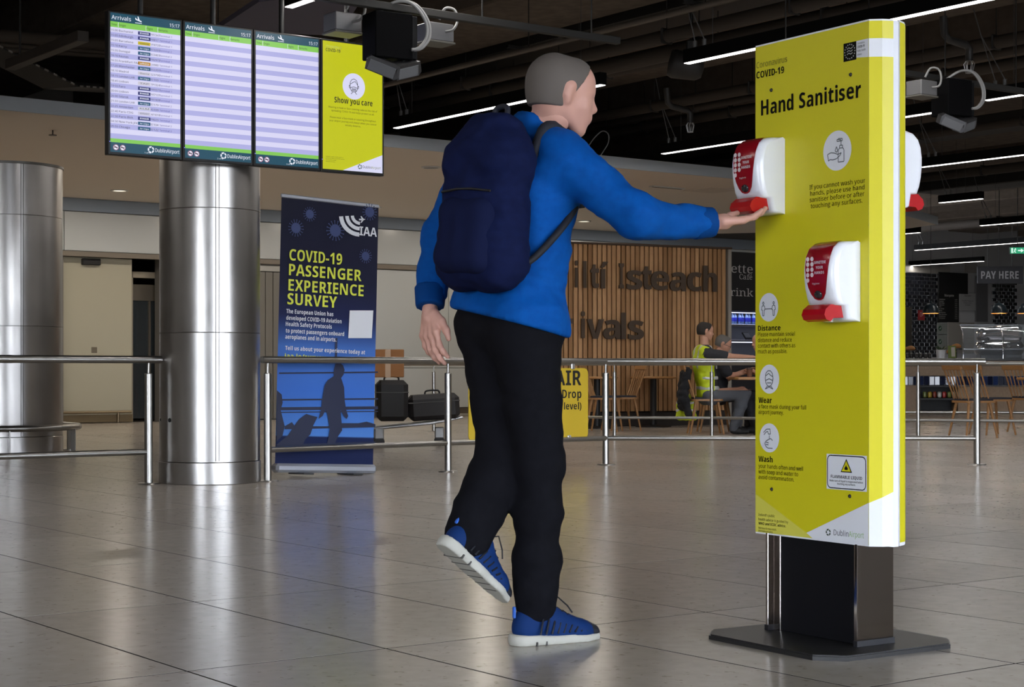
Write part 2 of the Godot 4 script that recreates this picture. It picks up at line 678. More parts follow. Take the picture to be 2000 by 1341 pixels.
func build_back_wall():
	var n = structure("wall_back", "back wall clad in white panels with a grey trim", hall_xf())
	var a = 25.3
	var xf = hall_plane(a)
	var rest = mat(color(120, 116, 110), 0.8)
	var st = begin()
	var split = on(xf, 1440, 700).x + 3.0
	hall_box(st, B0 - 0.3, on(xf, 124, 700).x, -0.1, TOP, a, a + 0.3)
	hall_box(st, on(xf, 124, 700).x, on(xf, 318, 700).x, 2.66, TOP, a, a + 0.3)
	hall_box(st, on(xf, 318, 700).x, split, -0.1, TOP, a, a + 0.3)
	part("wall_surface", st, rest, n)
	st = begin()
	hall_box(st, B0, split, 3.28, 3.48, a - 0.05, a, 0.008)
	part("trim_band", st, mat(color(140, 152, 166), 0.5), n)
	st = begin()
	hall_box(st, B0, split, 2.58, 2.66, a - 0.06, a, 0.006)
	part("ledge", st, mat(color(128, 118, 106), 0.6), n)
	var white = mat(color(196, 199, 198), 0.22)
	var b = on(xf, 124, 500).x - 6.6
	while b < split:
		st = begin()
		hall_box(st, b + 0.005, b + 1.645, 2.67, 3.27, a - 0.025, a, 0.004)
		part("panel", st, white, n)
		b += 1.65
	b = on(xf, 556, 600).x
	while b < split:
		for yy in [[0.16, 0.86], [0.87, 2.57]]:
			st = begin()
			hall_box(st, b + 0.005, b + 1.645, yy[0], yy[1], a - 0.025, a, 0.004)
			part("panel", st, white, n)
		b += 1.65
	st = begin()
	hall_box(st, on(xf, 556, 600).x, split, 0.0, 0.15, a - 0.03, a)
	part("skirting", st, mat(color(90, 80, 70), 0.5), n)
	# cream door leaf, then a dark lobby with glazed doors behind the column
	var x0 = on(xf, 124, 700).x
	var x1 = on(xf, 263, 700).x
	var x2 = on(xf, 322, 700).x
	var d = structure("door_1", "wide cream sliding door leaf with a kick rail", hall_xf())
	st = begin()
	hall_box(st, x0 - 1.2, x1, 0.01, 2.58, a + 0.1, a + 0.16, 0.005)
	part("leaf", st, mat(color(180, 174, 152), 0.6), d)
	st = begin()
	tube(st, [Vector3(x0 - 0.1, 0.17, -a - 0.06), Vector3(x1 - 0.03, 0.17, -a - 0.06)], 0.022, 8)
	tube(st, [Vector3(x1 - 0.25, 0.17, -a - 0.06), Vector3(x1 - 0.25, 0.01, -a - 0.06)], 0.018, 8)
	part("kick_rail", st, mat(color(150, 135, 110), 0.35, 0.8), d)
	st = begin()
	hall_box(st, x0, x1, 0.012, 0.13, a + 0.08, a + 0.1)
	part("kick_plate", st, mat(color(120, 105, 80), 0.4, 0.5), d)
	var e = on(xf, 181, 496)
	st = begin()
	hall_box(st, e.x - 0.15, e.x + 0.15, 2.46, 2.56, a + 0.03, a + 0.1, 0.01)
	part("sensor", st, mat(color(28, 26, 25), 0.5), d)
	e = on(xf, 189, 683)
	st = begin()
	hall_box(st, e.x - 0.045, e.x + 0.045, e.y - 0.045, e.y + 0.045, a + 0.09, a + 0.1, 0.003)
	part("push_plate", st, mat(color(110, 100, 84), 0.5), d)
	var lobby = structure("wall_lobby", "dark lobby behind the sliding door", hall_xf())
	st = begin()
	hall_box(st, x0 - 1.5, x2 + 0.6, -0.1, 2.9, a + 2.4, a + 2.5)
	hall_box(st, x0 - 1.5, x2 + 0.6, 2.66, 2.76, a + 0.3, a + 2.4)
	hall_box(st, x0 - 1.6, x0 - 1.5, -0.1, 2.9, a + 0.3, a + 2.5)
	hall_box(st, x2 + 0.6, x2 + 0.7, -0.1, 2.9, a + 0.3, a + 2.5)
	part("wall_surface", st, mat(color(30, 29, 29), 0.7), lobby)
	d = structure("door_2", "pale framed glazed door in the dark lobby", hall_xf())
	var alu = mat(color(165, 155, 138), 0.4, 0.6)
	var xa = x1 + 0.06
	st = begin()
	hall_box(st, xa, xa + 0.05, 0.0, 2.4, a + 0.3, a + 0.36, 0.004)
	hall_box(st, xa + 0.9, xa + 0.95, 0.0, 2.4, a + 0.3, a + 0.36, 0.004)
	hall_box(st, xa, xa + 0.95, 2.3, 2.4, a + 0.3, a + 0.36, 0.004)
	part("door_frame", st, alu, d)
	st = begin()
	hall_box(st, xa + 0.06, xa + 0.9, 1.94, 2.2, a + 0.4, a + 0.46, 0.004)
	hall_box(st, xa + 0.36, xa + 0.4, 0.0, 1.94, a + 0.4, a + 0.46, 0.004)
	part("inner_frame", st, mat(color(92, 84, 72), 0.5), d)
	var glass = StandardMaterial3D.new()
	glass.albedo_color = Color(0.3, 0.33, 0.35, 0.35)
	glass.roughness = 0.05
	glass.transparency = BaseMaterial3D.TRANSPARENCY_ALPHA
	st = begin()
	hall_box(st, xa + 0.05, xa + 0.9, 0.05, 1.94, a + 0.425, a + 0.435)
	part("pane", st, glass, d)
	# grey folding leaf to the right of the column
	d = structure("door_3", "grey ribbed folding door leaf beside the roll-up banner", hall_xf())
	var g0 = on(xf, 508, 700).x - 0.5
	var g1 = on(xf, 551, 700).x
	for k in 6:
		st = begin()
		var w = (g1 - 0.06 - g0) / 6.0
		hall_box(st, g0 + w * k + 0.006, g0 + w * (k + 1) - 0.006, 0.02, 2.45, a - 0.06, a - 0.02, 0.006)
		part("door_panel", st, mat(color(118, 114, 106), 0.5), d)
	st = begin()
	hall_box(st, g1 - 0.05, g1 + 0.03, 0.0, 2.55, a - 0.08, a - 0.005, 0.005)
	hall_box(st, g0, g1, 2.46, 2.55, a - 0.08, a - 0.005, 0.005)
	part("door_frame", st, mat(color(172, 170, 164), 0.4), d)

func build_strip_lights():
	# slim pendant strips run along A; the diffuser of every strip hangs at 3.6 m
	var h = 3.6
	var list = [[563, 15.6, 3.4, "slim black pendant strip light above the flight displays"], [772, 251, 3.75, "slim black pendant strip light behind the traveller's head"],
		[1340, 125, 5.2, "slim black pendant strip light meeting the top of the yellow tower"], [1294, 301, 4.6, "slim black pendant strip light behind the upper dispenser"],
		[1925, 197, 3.75, "slim black pendant strip light beside the twin floodlights over the rail"], [1800, 327, 4.2, "slim black pendant strip light above the cafe chairs"],
		[1835, 396.5, 0.0, "short black pendant strip light over the cafe"], [1915, 441, 3.75, "slim black pendant strip light over the cafe"],
		[1787, 489, 4.6, "slim black pendant strip light over the cafe"], [1762, 520, 0.0, "slim black pendant strip light over the cafe"], [1752, 458, 0.0, "short black pendant strip light over the cafe"]]
	var ends = {6: [1922, 388.5], 9: [1920, 510], 10: [1796, 454.3]}
	for k in list.size():
		var p = ab(at_height(list[k][0], list[k][1], h))
		var len = list[k][2]
		if ends.has(k):
			len = p.y - ab(at_height(ends[k][0], ends[k][1], h)).y
		strip(p.x, p.y - len, p.y, h, list[k][3])
	# the same rows go on over the camera's part of the hall
	for q in [[-4.5, 4.5], [-4.5, 10.5], [-4.5, 16.5], [0.5, 9.0], [0.5, 15.5], [10.5, 3.0], [16.0, 2.0], [16.0, 7.5]]:
		strip(q[0], q[1] - 3.75, q[1], h, "slim black pendant strip light in the rows over the hall's front part")

func strip(b, a0, a1, h, label):
	var len = a1 - a0
	var o = thing("strip_light", label, "light", Transform3D(Basis(B, Vector3.UP, -A), hall(b, h, (a0 + a1) / 2)), "pendant strip lights")
	var st = begin()
	box(st, Vector3(0, 0.065, 0), Vector3(0.085, 0.12, len), Basis(), 0.004)
	part("housing", st, mat(color(14, 14, 14), 0.7, 0.0, 0.2), o)
	st = begin()
	box(st, Vector3(0, 0.003, 0), Vector3(0.066, 0.008, len - 0.02))
	part("light_diffuser", st, glow(Color(1.0, 0.98, 0.96), 5.0), o)
	for s in [-1, 1]:
		st = begin()
		tube(st, [Vector3(0, 0.12, s * (len / 2 - 0.35)), Vector3(0, TOP - h, s * (len / 2 - 0.35))], 0.003, 5)
		part("suspension_wire", st, mat(color(70, 70, 70), 0.5), o)
	for s in [-1, 1]:
		st = begin()
		tube(st, [Vector3(0, 0.125, -len / 2 + 0.18 + s * 0.06), Vector3(0, 0.19, -len / 2 + 0.18 + s * 0.06)], 0.02, 8)
		tube(st, [Vector3(0, 0.19, -len / 2 + 0.18 + s * 0.06), Vector3(0.05, 0.7, -len / 2 - 0.1), Vector3(0.1, 1.2, -len / 2 - 0.3)], 0.006, 5)
		part("cable_gland", st, mat(color(110, 110, 110), 0.5), o)
	var l = AreaLight3D.new()
	l.name = "strip_lamp"
	l.area_size = Vector2(0.066, len - 0.02)
	l.light_energy = 0.8 * len
	l.light_color = Color(1.0, 0.98, 0.96)
	l.area_range = 60
	l.shadow_enabled = true
	o.add_child(l)
	l.position = Vector3(0, -0.006, 0)
	l.rotation = Vector3(-PI / 2, 0, 0)

func build_ceiling_services():
	var black = mat(color(30, 29, 28), 0.7)
	var brown = mat(color(60, 53, 47), 0.8)
	var grp = "dark service pipes under the ceiling"
	# single pipes along A with hangers; [x px, y px, height, radius]
	for q in [[900, 165, 4.25, 0.07], [1290, 120, 4.2, 0.06], [1220, 255, 4.3, 0.07], [1330, 215, 4.3, 0.05], [1800, 110, 4.25, 0.07], [1500, 60, 4.2, 0.09], [1900, 250, 4.3, 0.06], [1950, 330, 4.2, 0.08], [1860, 440, 4.1, 0.1]]:
		var p = ab(at_height(q[0], q[1], q[2]))
		var o = thing("service_pipe", "dark service pipe hung under the ceiling", "pipe", Transform3D(Basis(B, Vector3.UP, -A), hall(p.x, q[2], 12.0)), grp)
		var st = begin()
		var far = -12.9 if p.x < 23.0 else -18.0
		tube(st, [Vector3(0, 0, far), Vector3(0, 0, 16)], q[3], 10)
		part("pipe", st, brown, o)
		st = begin()
		for k in 16:
			var z = -12 + k * 1.8
			tube(st, [Vector3(0, q[3], z), Vector3(0, TOP - q[2], z)], 0.006, 5)
			box(st, Vector3(0, 0, z), Vector3(q[3] * 2.3, q[3] * 2.3, 0.03), Basis(), q[3] * 0.7)
		part("hangers", st, black, o)
	# conduit runs of three
	for q in [[755, 165, 4.0], [1000, 300, 3.95]]:
		var p = ab(at_height(q[0], q[1], q[2]))
		if q[0] == 1000:
			continue
		var o = thing("conduit_run", "three parallel conduits on a hung rack above the traveller", "conduit", Transform3D(Basis(B, Vector3.UP, -A), hall(p.x, q[2], 10.0)))
		for k in 3:
			var st = begin()
			tube(st, [Vector3(k * 0.075, k * 0.02, -9.5), Vector3(k * 0.075, k * 0.02, 16)], 0.027, 8)
			part("conduit", st, mat(color(92, 84, 76), 0.6), o)
		var st = begin()
		for k in 9:
			box(st, Vector3(0.08, 0.06, -9 + k * 2.6), Vector3(0.3, 0.03, 0.04))
			tube(st, [Vector3(0.2, 0.06, -9 + k * 2.6), Vector3(0.2, TOP - q[2], -9 + k * 2.6)], 0.006, 5)
		part("rack", st, black, o)
	# steel channel hung along B that carries the junction boxes and the floodlight units
	for q in [[870, 30, 11.4, 634, 1080, "dark steel channel carrying the floodlight unit by the displays"], [1800, 148, 14.3, 1600, 1990, "dark steel channel carrying the floodlight unit by the yellow tower"]]:
		var mid = pt(q[0], q[1], q[2])
		var o = thing("support_channel", q[5], "channel", Transform3D(Basis(B, Vector3.UP, -A), mid))
		var st = begin()
		box(st, Vector3(-0.2, 0, 0), Vector3(3.4, 0.05, 0.05), Basis(), 0.004)
		part("channel", st, black, o)
		st = begin()
		for k in 4:
			tube(st, [Vector3(-1.6 + k * 0.95, 0.02, 0), Vector3(-1.6 + k * 0.95, TOP - mid.y, 0)], 0.006, 5)
		part("hangers", st, black, o)
	floodlight_unit(pt(762, 29, 11.2), "black emergency floodlight unit hung beside the yellow display", 1.0)
	floodlight_unit(pt(1862, 158, 14.2), "black emergency floodlight unit hung beside the yellow tower", 1.0)
	for q in [[669, 27, 11.3, "grey junction box with a looped conduit above the flight displays"], [850, 47, 11.6, "grey junction box with a looped conduit beside the floodlight unit"], [1800, 158, 14.0, "grey junction box hung next to the yellow tower"]]:
		var o = thing("junction_box", q[3], "junction box", Transform3D(Basis(B, Vector3.UP, -A), pt(q[0], q[1], q[2])))
		var st = begin()
		box(st, Vector3(0, -0.065, 0), Vector3(0.2, 0.12, 0.16), Basis(), 0.005)
		part("body", st, mat(color(112, 112, 114), 0.45, 0.4), o)
		st = begin()
		box(st, Vector3(0, -0.133, 0), Vector3(0.215, 0.014, 0.175), Basis(), 0.003)
		part("lid", st, mat(color(106, 104, 98), 0.5, 0.4), o)
		st = begin()
		loop_cable(st, [Vector3(0.03, -0.06, 0.08), Vector3(0.06, -0.05, 0.13), Vector3(0.1, 0.02, 0.12), Vector3(0.09, 0.09, 0.1), Vector3(0.04, 0.1, 0.06), Vector3(0.02, 0.03, 0.02)], 0.009)
		part("conduit_loop", st, mat(color(128, 128, 128), 0.45), o)
	# sprinkler drops
	for q in [[1348, 250, 19.5, "black sprinkler drop with a wire cage in front of the cafe", 0], [1893, 132, 15.5, "black sprinkler drop with a wire cage above the floodlight unit", 1]]:
		var o = thing("sprinkler_drop", q[3], "sprinkler", Transform3D(Basis(B, Vector3.UP, -A), pt(q[0], q[1], q[2])))
		var st = begin()
		tube(st, [Vector3(-0.36, 0.42, 0), Vector3(-0.34, 0.26, 0), Vector3(-0.28, 0.22, 0), Vector3(-0.05, 0.2, 0), Vector3(0, 0.17, 0), Vector3(0, 0.06, 0)], 0.035, 10)
		part("pipe", st, mat(color(38, 37, 37), 0.5), o)
		st = begin()
		for k in 6:
			var an = TAU * k / 6
			tube(st, [Vector3(cos(an) * 0.03, 0.06, sin(an) * 0.03), Vector3(cos(an) * 0.048, 0.03, sin(an) * 0.048), Vector3(cos(an) * 0.03, -0.045, sin(an) * 0.03)], 0.004, 5)
		lathe(st, [Vector2(0.026, -0.042), Vector2(0.034, -0.042), Vector2(0.034, -0.05), Vector2(0.026, -0.05)], 12)
		part("cage", st, mat(color(205, 205, 205), 0.3, 0.7), o)
	# loudspeaker on a bracket
	var o = thing("loudspeaker", "black horn loudspeaker on a bracket under the ceiling pipes", "loudspeaker", Transform3D(Basis(B, Vector3.UP, -A).rotated(Vector3.UP, 0.9), pt(1335, 128, 17.6)))
	var st = begin()
	lathe(st, [Vector2(0.0, -0.16), Vector2(0.13, -0.15), Vector2(0.15, -0.1), Vector2(0.13, 0.14), Vector2(0.09, 0.2), Vector2(0.0, 0.21)], 20, Transform3D(Basis(Vector3.RIGHT, PI / 2 + 0.2), Vector3.ZERO), false)
	part("body", st, mat(color(36, 34, 33), 0.55), o)
	st = begin()
	box(st, Vector3(0, 0.16, 0.08), Vector3(0.06, 0.2, 0.1), Basis(), 0.01)
	tube(st, [Vector3(0, 0.2, 0.08), Vector3(0, 1.2, 0.08)], 0.02, 8)
	part("bracket", st, mat(color(22, 22, 22), 0.5), o)
	# rectangular ducts between the beams
	for q in [[3.5, 4.75, "wide dark duct running under the ceiling over the displays"], [12.5, 4.6, "wide dark duct running under the ceiling over the rail"], [21.5, 4.5, "wide dark duct running under the ceiling before the cafe"], [27.5, 4.4, "wide dark duct running under the ceiling over the cafe"]]:
		var du = thing("air_duct", q[2], "duct", Transform3D(Basis(B, Vector3.UP, -A), hall(q[0], q[1], 11)))
		for k in 7:
			st = begin()
			box(st, Vector3(0, 0.25, 14 - k * 4.0), Vector3(0.9, 0.5, 3.97), Basis(), 0.02)
			part("duct_section", st, mat(color(40, 38, 36), 0.6), du)
	# flat raft above the displays and a loose cable loop on the fascia
	var raft = thing("ceiling_raft", "flat grey-violet ceiling raft hung above the flight displays", "raft", Transform3D())
	st = begin()
	var rp = []
	for q in [[420, 60], [505, 4], [720, -20], [660, 70]]:
		var p = at_height(q[0], q[1], 4.05)
		rp.append(Vector2(p.x, p.z))
	prism(st, rp, 4.05, 4.1, Transform3D(Basis(Vector3(1, 0, 0), Vector3(0, 0, 1), Vector3(0, 1, 0)), Vector3.ZERO))
	part("board", st, mat(color(96, 94, 112), 0.8), raft)
	st = begin()
	for q in rp:
		tube(st, [Vector3(q.x * 0.98, 4.1, q.y * 0.99), Vector3(q.x * 0.98, TOP, q.y * 0.99)], 0.006, 5)
	part("hangers", st, black, raft)
	var lp = thing("cable_loop", "thin pale cable looping up from the grey fascia", "cable", Transform3D())
	st = begin()
	loop_cable(st, [pt(1138, 303, 22.6), pt(1160, 270, 22.6), pt(1176, 256, 22.6), pt(1188, 262, 22.6), pt(1188, 278, 22.6), pt(1172, 305, 22.6)], 0.008)
	part("cable", st, mat(color(150, 150, 150), 0.5), lp)
	# perforated cable tray over the left soffit
	var tr = thing("cable_tray", "perforated dark cable tray sagging above the beige soffit", "cable tray", Transform3D())
	st = begin()
	var ty = [pt(-40, 90, 16.0), pt(118, 170, 17.0), pt(230, 178, 18.0)]
	for i in 2:
		var m = (ty[i] + ty[i + 1]) / 2
		var dir = (ty[i + 1] - ty[i]).normalized()
		var sd = dir.cross(Vector3.UP).normalized()
		box(st, m, Vector3((ty[i + 1] - ty[i]).length(), 0.015, 0.4), Basis(dir, sd.cross(dir), sd))
		box(st, m + Vector3(0, 0.04, 0) - sd * 0.2, Vector3((ty[i + 1] - ty[i]).length(), 0.09, 0.01), Basis(dir, sd.cross(dir), sd))
	part("tray", st, black, tr)
	for i in 2:
		for k in 9:
			st = begin()
			var p = ty[i].lerp(ty[i + 1], (k + 0.5) / 9.0)
			var dir = (ty[i + 1] - ty[i]).normalized()
			var sd = dir.cross(Vector3.UP).normalized()
			box(st, p + sd * 0.205, Vector3(0.05, 0.016, 0.01), Basis(dir, sd.cross(dir), sd))
			part("slot", st, mat(color(130, 126, 120), 0.6), tr)
	tr = thing("cable_tray", "short ladder of dark trunking over the left soffit", "cable tray", Transform3D(Basis(B, Vector3.UP, -A), pt(88, 100, 15.0)))
	st = begin()
	box(st, Vector3(0, 0, 0), Vector3(0.1, 0.09, 1.7), Basis(), 0.005)
	part("trunking", st, mat(color(58, 52, 47), 0.6), tr)
	st = begin()
	tube(st, [Vector3(0, 0.04, -0.6), Vector3(0, 1.4, -0.6)], 0.01, 6)
	part("hanger", st, black, tr)
	var pr = thing("pipe_bundle", "bundle of brown pipes running level behind the left display", "pipe", Transform3D())
	for k in 4:
		st = begin()
		tube(st, [pt(-60, 66 + k * 9, 17.0), pt(330, 96 + k * 7, 19.5)], 0.07 if k == 0 else 0.025, 8)
		part("pipe", st, mat(color(70, 62, 54), 0.7), pr)

func loop_cable(st, pts, r):
	var c = Curve3D.new()
	for i in pts.size():
		var t = (pts[mini(i + 1, pts.size() - 1)] - pts[maxi(i - 1, 0)]) * 0.17
		c.add_point(pts[i], -t, t)
	var out = []
	var n = pts.size() * 5
	for k in n + 1:
		out.append(c.sample_baked(c.get_baked_length() * k / n, true))
	tube(st, out, r, 7)

func floodlight_unit(p, label, s):
	var o = thing("floodlight_unit", label, "floodlight", Transform3D(Basis(B, Vector3.UP, -A).rotated(Vector3.UP, -0.1).scaled(Vector3.ONE * s), p))
	var st = begin()
	box(st, Vector3(-0.02, -0.15, 0), Vector3(0.27, 0.3, 0.2), Basis(), 0.006)
	part("housing", st, mat(color(7, 7, 9), 0.8, 0.0, 0.2), o)
	st = begin()
	box(st, Vector3(0.14, -0.15, 0.02), Vector3(0.04, 0.28, 0.12), Basis(), 0.004)
	part("side_bracket", st, mat(color(14, 15, 17), 0.6, 0.0, 0.3), o)
	for k in 2:
		st = begin()
		var w = 0.02 * k
		loop_cable(st, [Vector3(-0.1, 0.0, 0.02), Vector3(0.0, 0.07, 0.08), Vector3(0.1 + w, 0.06, 0.12), Vector3(0.19 + w, -0.04, 0.13), Vector3(0.2 + w, -0.15, 0.13), Vector3(0.15 + w, -0.22, 0.12), Vector3(0.1 + w, -0.235, 0.11)], 0.011)
		part("conduit_loop", st, mat(color(140, 140, 140), 0.45), o)
	for k in 2:
		var head = Basis(Vector3.RIGHT, 0.35) * Basis(Vector3.UP, -0.45 + k * 0.8) * Basis(Vector3.FORWARD, 0.22 - 0.4 * k)
		var c = Vector3(-0.08 + k * 0.15, -0.36, 0.06)
		st = begin()
		prism(st, [Vector2(-0.11, -0.045), Vector2(0.09, -0.045), Vector2(0.115, -0.02), Vector2(0.1, 0.05), Vector2(-0.1, 0.05), Vector2(-0.12, 0.02)], -0.05, 0.05, Transform3D(head, c))
		part("lamp_head", st, mat(color(84, 84, 86), 0.35, 0.7), o)
		st = begin()
		box(st, c + head * Vector3(-0.01, -0.005, 0.053), Vector3(0.18, 0.07, 0.008), head, 0.003)
		part("lens", st, mat(color(104, 106, 110), 0.1), o)
		st = begin()
		tube(st, [c + Vector3(0, 0.04, 0), c + Vector3(0, 0.08, -0.02)], 0.014, 8)
		part("swivel", st, mat(color(60, 60, 62), 0.4, 0.5), o)

# ---------------------------------------------------------------- hand sanitiser tower
func tower_xf(y := 0.0):
	var u = Vector3(0.548, 0, 0.8365)
	return Transform3D(Basis(u, Vector3.UP, u.cross(Vector3.UP)), Vector3(0.967, y, -5.2485))

func build_tower():
	var xf = tower_xf()
	var o = thing("sanitiser_stand", "tall yellow hand sanitiser stand on a black floor plate", "stand", xf)
	var yellow = mat(color(212, 202, 22), 0.42, 0.0, 0.5)
	var pale = mat(color(216, 208, 84), 0.6, 0.0, 0.35)
	var white = mat(color(226, 227, 231), 0.6, 0.0, 0.35)
	var ink = mat(color(22, 22, 18), 0.7, 0.0, 0.2)
	var y0 = 0.315
	var y1 = 1.852
	# floor plate with cut corners, post with chrome edges
	var lay = Transform3D(Basis(Vector3(1, 0, 0), Vector3(0, 0, 1), Vector3(0, -1, 0)), Vector3.ZERO)
	var st = begin()
	var plate = [Vector2(-0.3, -0.21), Vector2(-0.23, -0.28), Vector2(0.23, -0.28), Vector2(0.3, -0.21), Vector2(0.3, 0.21), Vector2(0.23, 0.28), Vector2(-0.23, 0.28), Vector2(-0.3, 0.21)]
	var top = []
	for p in plate:
		top.append(p * 0.985)
	prism(st, plate, -0.012, 0.0, lay)
	prism(st, top, -0.016, -0.012, lay)
	part("floor_plate", st, mat(color(32, 31, 31), 0.42), o)
	st = begin()
	box(st, Vector3(0, 0.2, 0), Vector3(0.34, 0.37, 0.09), Basis(), 0.003)
	part("post_core", st, mat(color(15, 15, 19), 0.6, 0.0, 0.3), o)
	var chrome = mat(color(176, 168, 162), 0.1, 1.0)
	for s in [-1, 1]:
		st = begin()
		box(st, Vector3(s * 0.195, 0.2, 0), Vector3(0.012, 0.37, 0.15), Basis(), 0.002)
		box(st, Vector3(s * 0.175, 0.2, 0), Vector3(0.03, 0.37, 0.1), Basis(), 0.002)
		part("post_side", st, chrome, o)
		st = begin()
		box(st, Vector3(s * 0.195, 0.024, 0), Vector3(0.016, 0.018, 0.154))
		part("side_foot", st, mat(color(30, 30, 34), 0.4), o)
	# printed shells: front and back are folded boards over a white core
	st = begin()
	box(st, Vector3(0, (y0 + y1) / 2 - 0.002, 0), Vector3(0.562, y1 - y0, 0.024))
	box(st, Vector3(0, (y0 + y1) / 2, 0), Vector3(0.48, y1 - y0 - 0.01, 0.13))
	part("core", st, white, o)
	for s in [1, -1]:
		var shell = [Vector2(-0.285, 0.013), Vector2(-0.272, 0.045), Vector2(-0.248, 0.074), Vector2(0.248, 0.074), Vector2(0.272, 0.045), Vector2(0.285, 0.013)]
		var inner = [Vector2(0.28, 0.013), Vector2(0.268, 0.043), Vector2(0.246, 0.07), Vector2(-0.246, 0.07), Vector2(-0.268, 0.043), Vector2(-0.28, 0.013)]
		var ring = []
		for p in shell + inner:
			ring.append(Vector2(p.x, -p.y * s))
		st = begin()
		prism(st, ring, -y1, -y0, Transform3D(Basis(Vector3(1, 0, 0), Vector3(0, 0, -1), Vector3(0, -1, 0)), Vector3.ZERO))
		part("board", st, white, o)
		# the print: yellow on the face and on the folded edges
		st = begin()
		var wt = begin()
		for i in 5:
			var p = shell[i]
			var q = shell[i + 1]
			var nn = Vector2(q.y - p.y, -(q.x - p.x)).normalized() * -0.0006
			var zz = func(v, y): return Vector3(v.x + nn.x, y, (v.y + nn.y) * s)
			if i == 2:
				quad(st, zz.call(p, y0 + 0.005), zz.call(q, y0 + 0.005), zz.call(q, y1 - 0.005), zz.call(p, y1 - 0.005))
				continue
			if s == 1 and i > 2:
				var h0 = 0.4425 + (i - 3) * 0.016
				var h1 = h0 + 0.016
				quad(st, zz.call(p, h0), zz.call(q, h1), zz.call(q, 1.742), zz.call(p, 1.742))
				quad(st, zz.call(p, 1.796), zz.call(q, 1.796), zz.call(q, y1 - 0.005), zz.call(p, y1 - 0.005))
				continue
			quad(st, zz.call(p, y0 + 0.01), zz.call(q, y0 + 0.01), zz.call(q, y1 - 0.005), zz.call(p, y1 - 0.005))
		part("yellow_print", st, yellow, o)
	# lettering and symbols of the front face
	var f = Transform3D(xf.basis, xf * Vector3(0, 0, 0.0746))
	var l = Transform3D(Basis(), Vector3(0, 0, 0.0746))
	var put = func(s2, words, xa, ya, xb, yb, cap, font):
		var p = on(f, xa, ya)
		var q = on(f, xb, yb)
		var c = (on(f, xa, ya - cap).y - p.y) if cap > 0.0 else 0.0
		letters(s2, words, l, p.x, p.y, q.x - p.x, c, font, 0.0014)
	st = begin()
	var heavy = begin()
	var thin = begin()
	put.call(thin, "Coronavirus", 1478, 134, 1538, 122, 12, null)
	put.call(heavy, "COVID-19", 1478, 154, 1532, 143, 13, bold)
	put.call(heavy, "Hand Sanitiser", 1487, 226, 1682, 194, 29, bold)
	var body = [["If you cannot wash your", 1581.5, 370.5, 1690.5, 358], ["hands, please use hand", 1583, 382.5, 1689, 371.5], ["sanitiser before or after", 1582, 395, 1689, 384.5], ["touching any surfaces.", 1584, 407, 1685, 398],
		["Please maintain social", 1481, 657, 1553, 657.5], ["distance and reduce", 1481, 668, 1547, 668.5], ["contact with others as", 1481, 679, 1554, 680], ["much as possible.", 1481, 690, 1538, 691],
		["a face mask during your full", 1482, 797, 1575, 800], ["airport journey.", 1482, 808, 1531, 810], ["your hands often and well", 1482, 913, 1569, 918], ["with soap and water to", 1482, 924, 1559.5, 929], ["avoid contamination.", 1482, 934.6, 1551.7, 939]]
	for q in body:
		put.call(st, q[0], q[1], q[2], q[3], q[4], 9.0 if q[1] > 1500 else 8.0, null)
	put.call(heavy, "Distance", 1481, 646, 1525, 646, 10, bold)
	put.call(heavy, "Wear", 1482, 786.5, 1508, 787, 11, bold)
	put.call(heavy, "Wash", 1482, 901, 1509.5, 902, 11, bold)
	part("text", st, ink, o)
	part("headline", heavy, ink, o)
	# corner shapes
	st = begin()
	var tri = [on(f, 1474.5, 963.7), on(f, 1590, 1052), on(f, 1474.5, 1041)]
	tri[1].y = y0 + 0.005; tri[2].y = y0 + 0.005
	tri[0].x = -0.247; tri[2].x = -0.247
	flat(st, tri, l, 0.0009)
	part("pale_corner", st, pale, o)
	st = begin()
	var q4 = [on(f, 1575.5, 1040), on(f, 1696, 981.6), on(f, 1696, 1060), on(f, 1590, 1050)]
	q4[1].x = 0.2475; q4[2] = Vector2(0.2475, y0 + 0.002); q4[3].y = y0 + 0.002
	flat(st, q4, l, 0.001)
	part("white_corner", st, white, o)
	st = begin()
	var a = on(f, 1673, 112.5)
	flat(st, [a, Vector2(0.2475, 1.742), Vector2(0.2475, 1.796), Vector2(a.x, 1.796)], l, 0.0009)
	var circles = [[1635.6, 294, 0.0595], [1501.7, 599.8, 0.0445], [1503, 740, 0.0455], [1503, 854.7, 0.0455]]
	part("white_band", st, white, o)
	for c in circles:
		st = begin()
		flat(st, disc(on(f, c[0], c[1]), c[2], c[2], 40), l, 0.0009)
		part("white_roundel", st, white, o)
	part("thin_text", thin, mat(color(120, 116, 30), 0.5), o)
	# emblem square at the top and its small lettering
	st = begin()
	var e0 = on(f, 1648, 117)
	flat(st, [Vector2(e0.x, 1.742), Vector2(a.x, 1.742), Vector2(a.x, 1.796), Vector2(e0.x, 1.796)], l, 0.0011)
	part("emblem_ground", st, ink, o)
	st = begin()
	var ec = Vector2((e0.x + a.x) / 2, 1.769)
	for k in 16:
		flat(st, disc(ec + Vector2(cos(TAU * k / 16), sin(TAU * k / 16)) * 0.021, 0.0022, 0.0022, 8), l, 0.0016)
	for k in 3:
		line(st, l, [ec + Vector2(-0.012, -0.008 + k * 0.008), ec + Vector2(-0.004, -0.004 + k * 0.008), ec + Vector2(0.004, -0.008 + k * 0.008), ec + Vector2(0.012, -0.004 + k * 0.008)], 0.0025, 0.0016)
	part("emblem_mark", st, mat(color(170, 170, 165), 0.5), o)
	st = begin()
	letters(st, "Coronavirus", l, a.x + 0.004, 1.785, 0.03, 0.006, null, 0.0016)
	letters(st, "COVID-19", l, a.x + 0.004, 1.774, 0.03, 0.007, bold, 0.0016)
	letters(st, "Public Health", l, a.x + 0.004, 1.763, 0.034, 0.006, null, 0.0016)
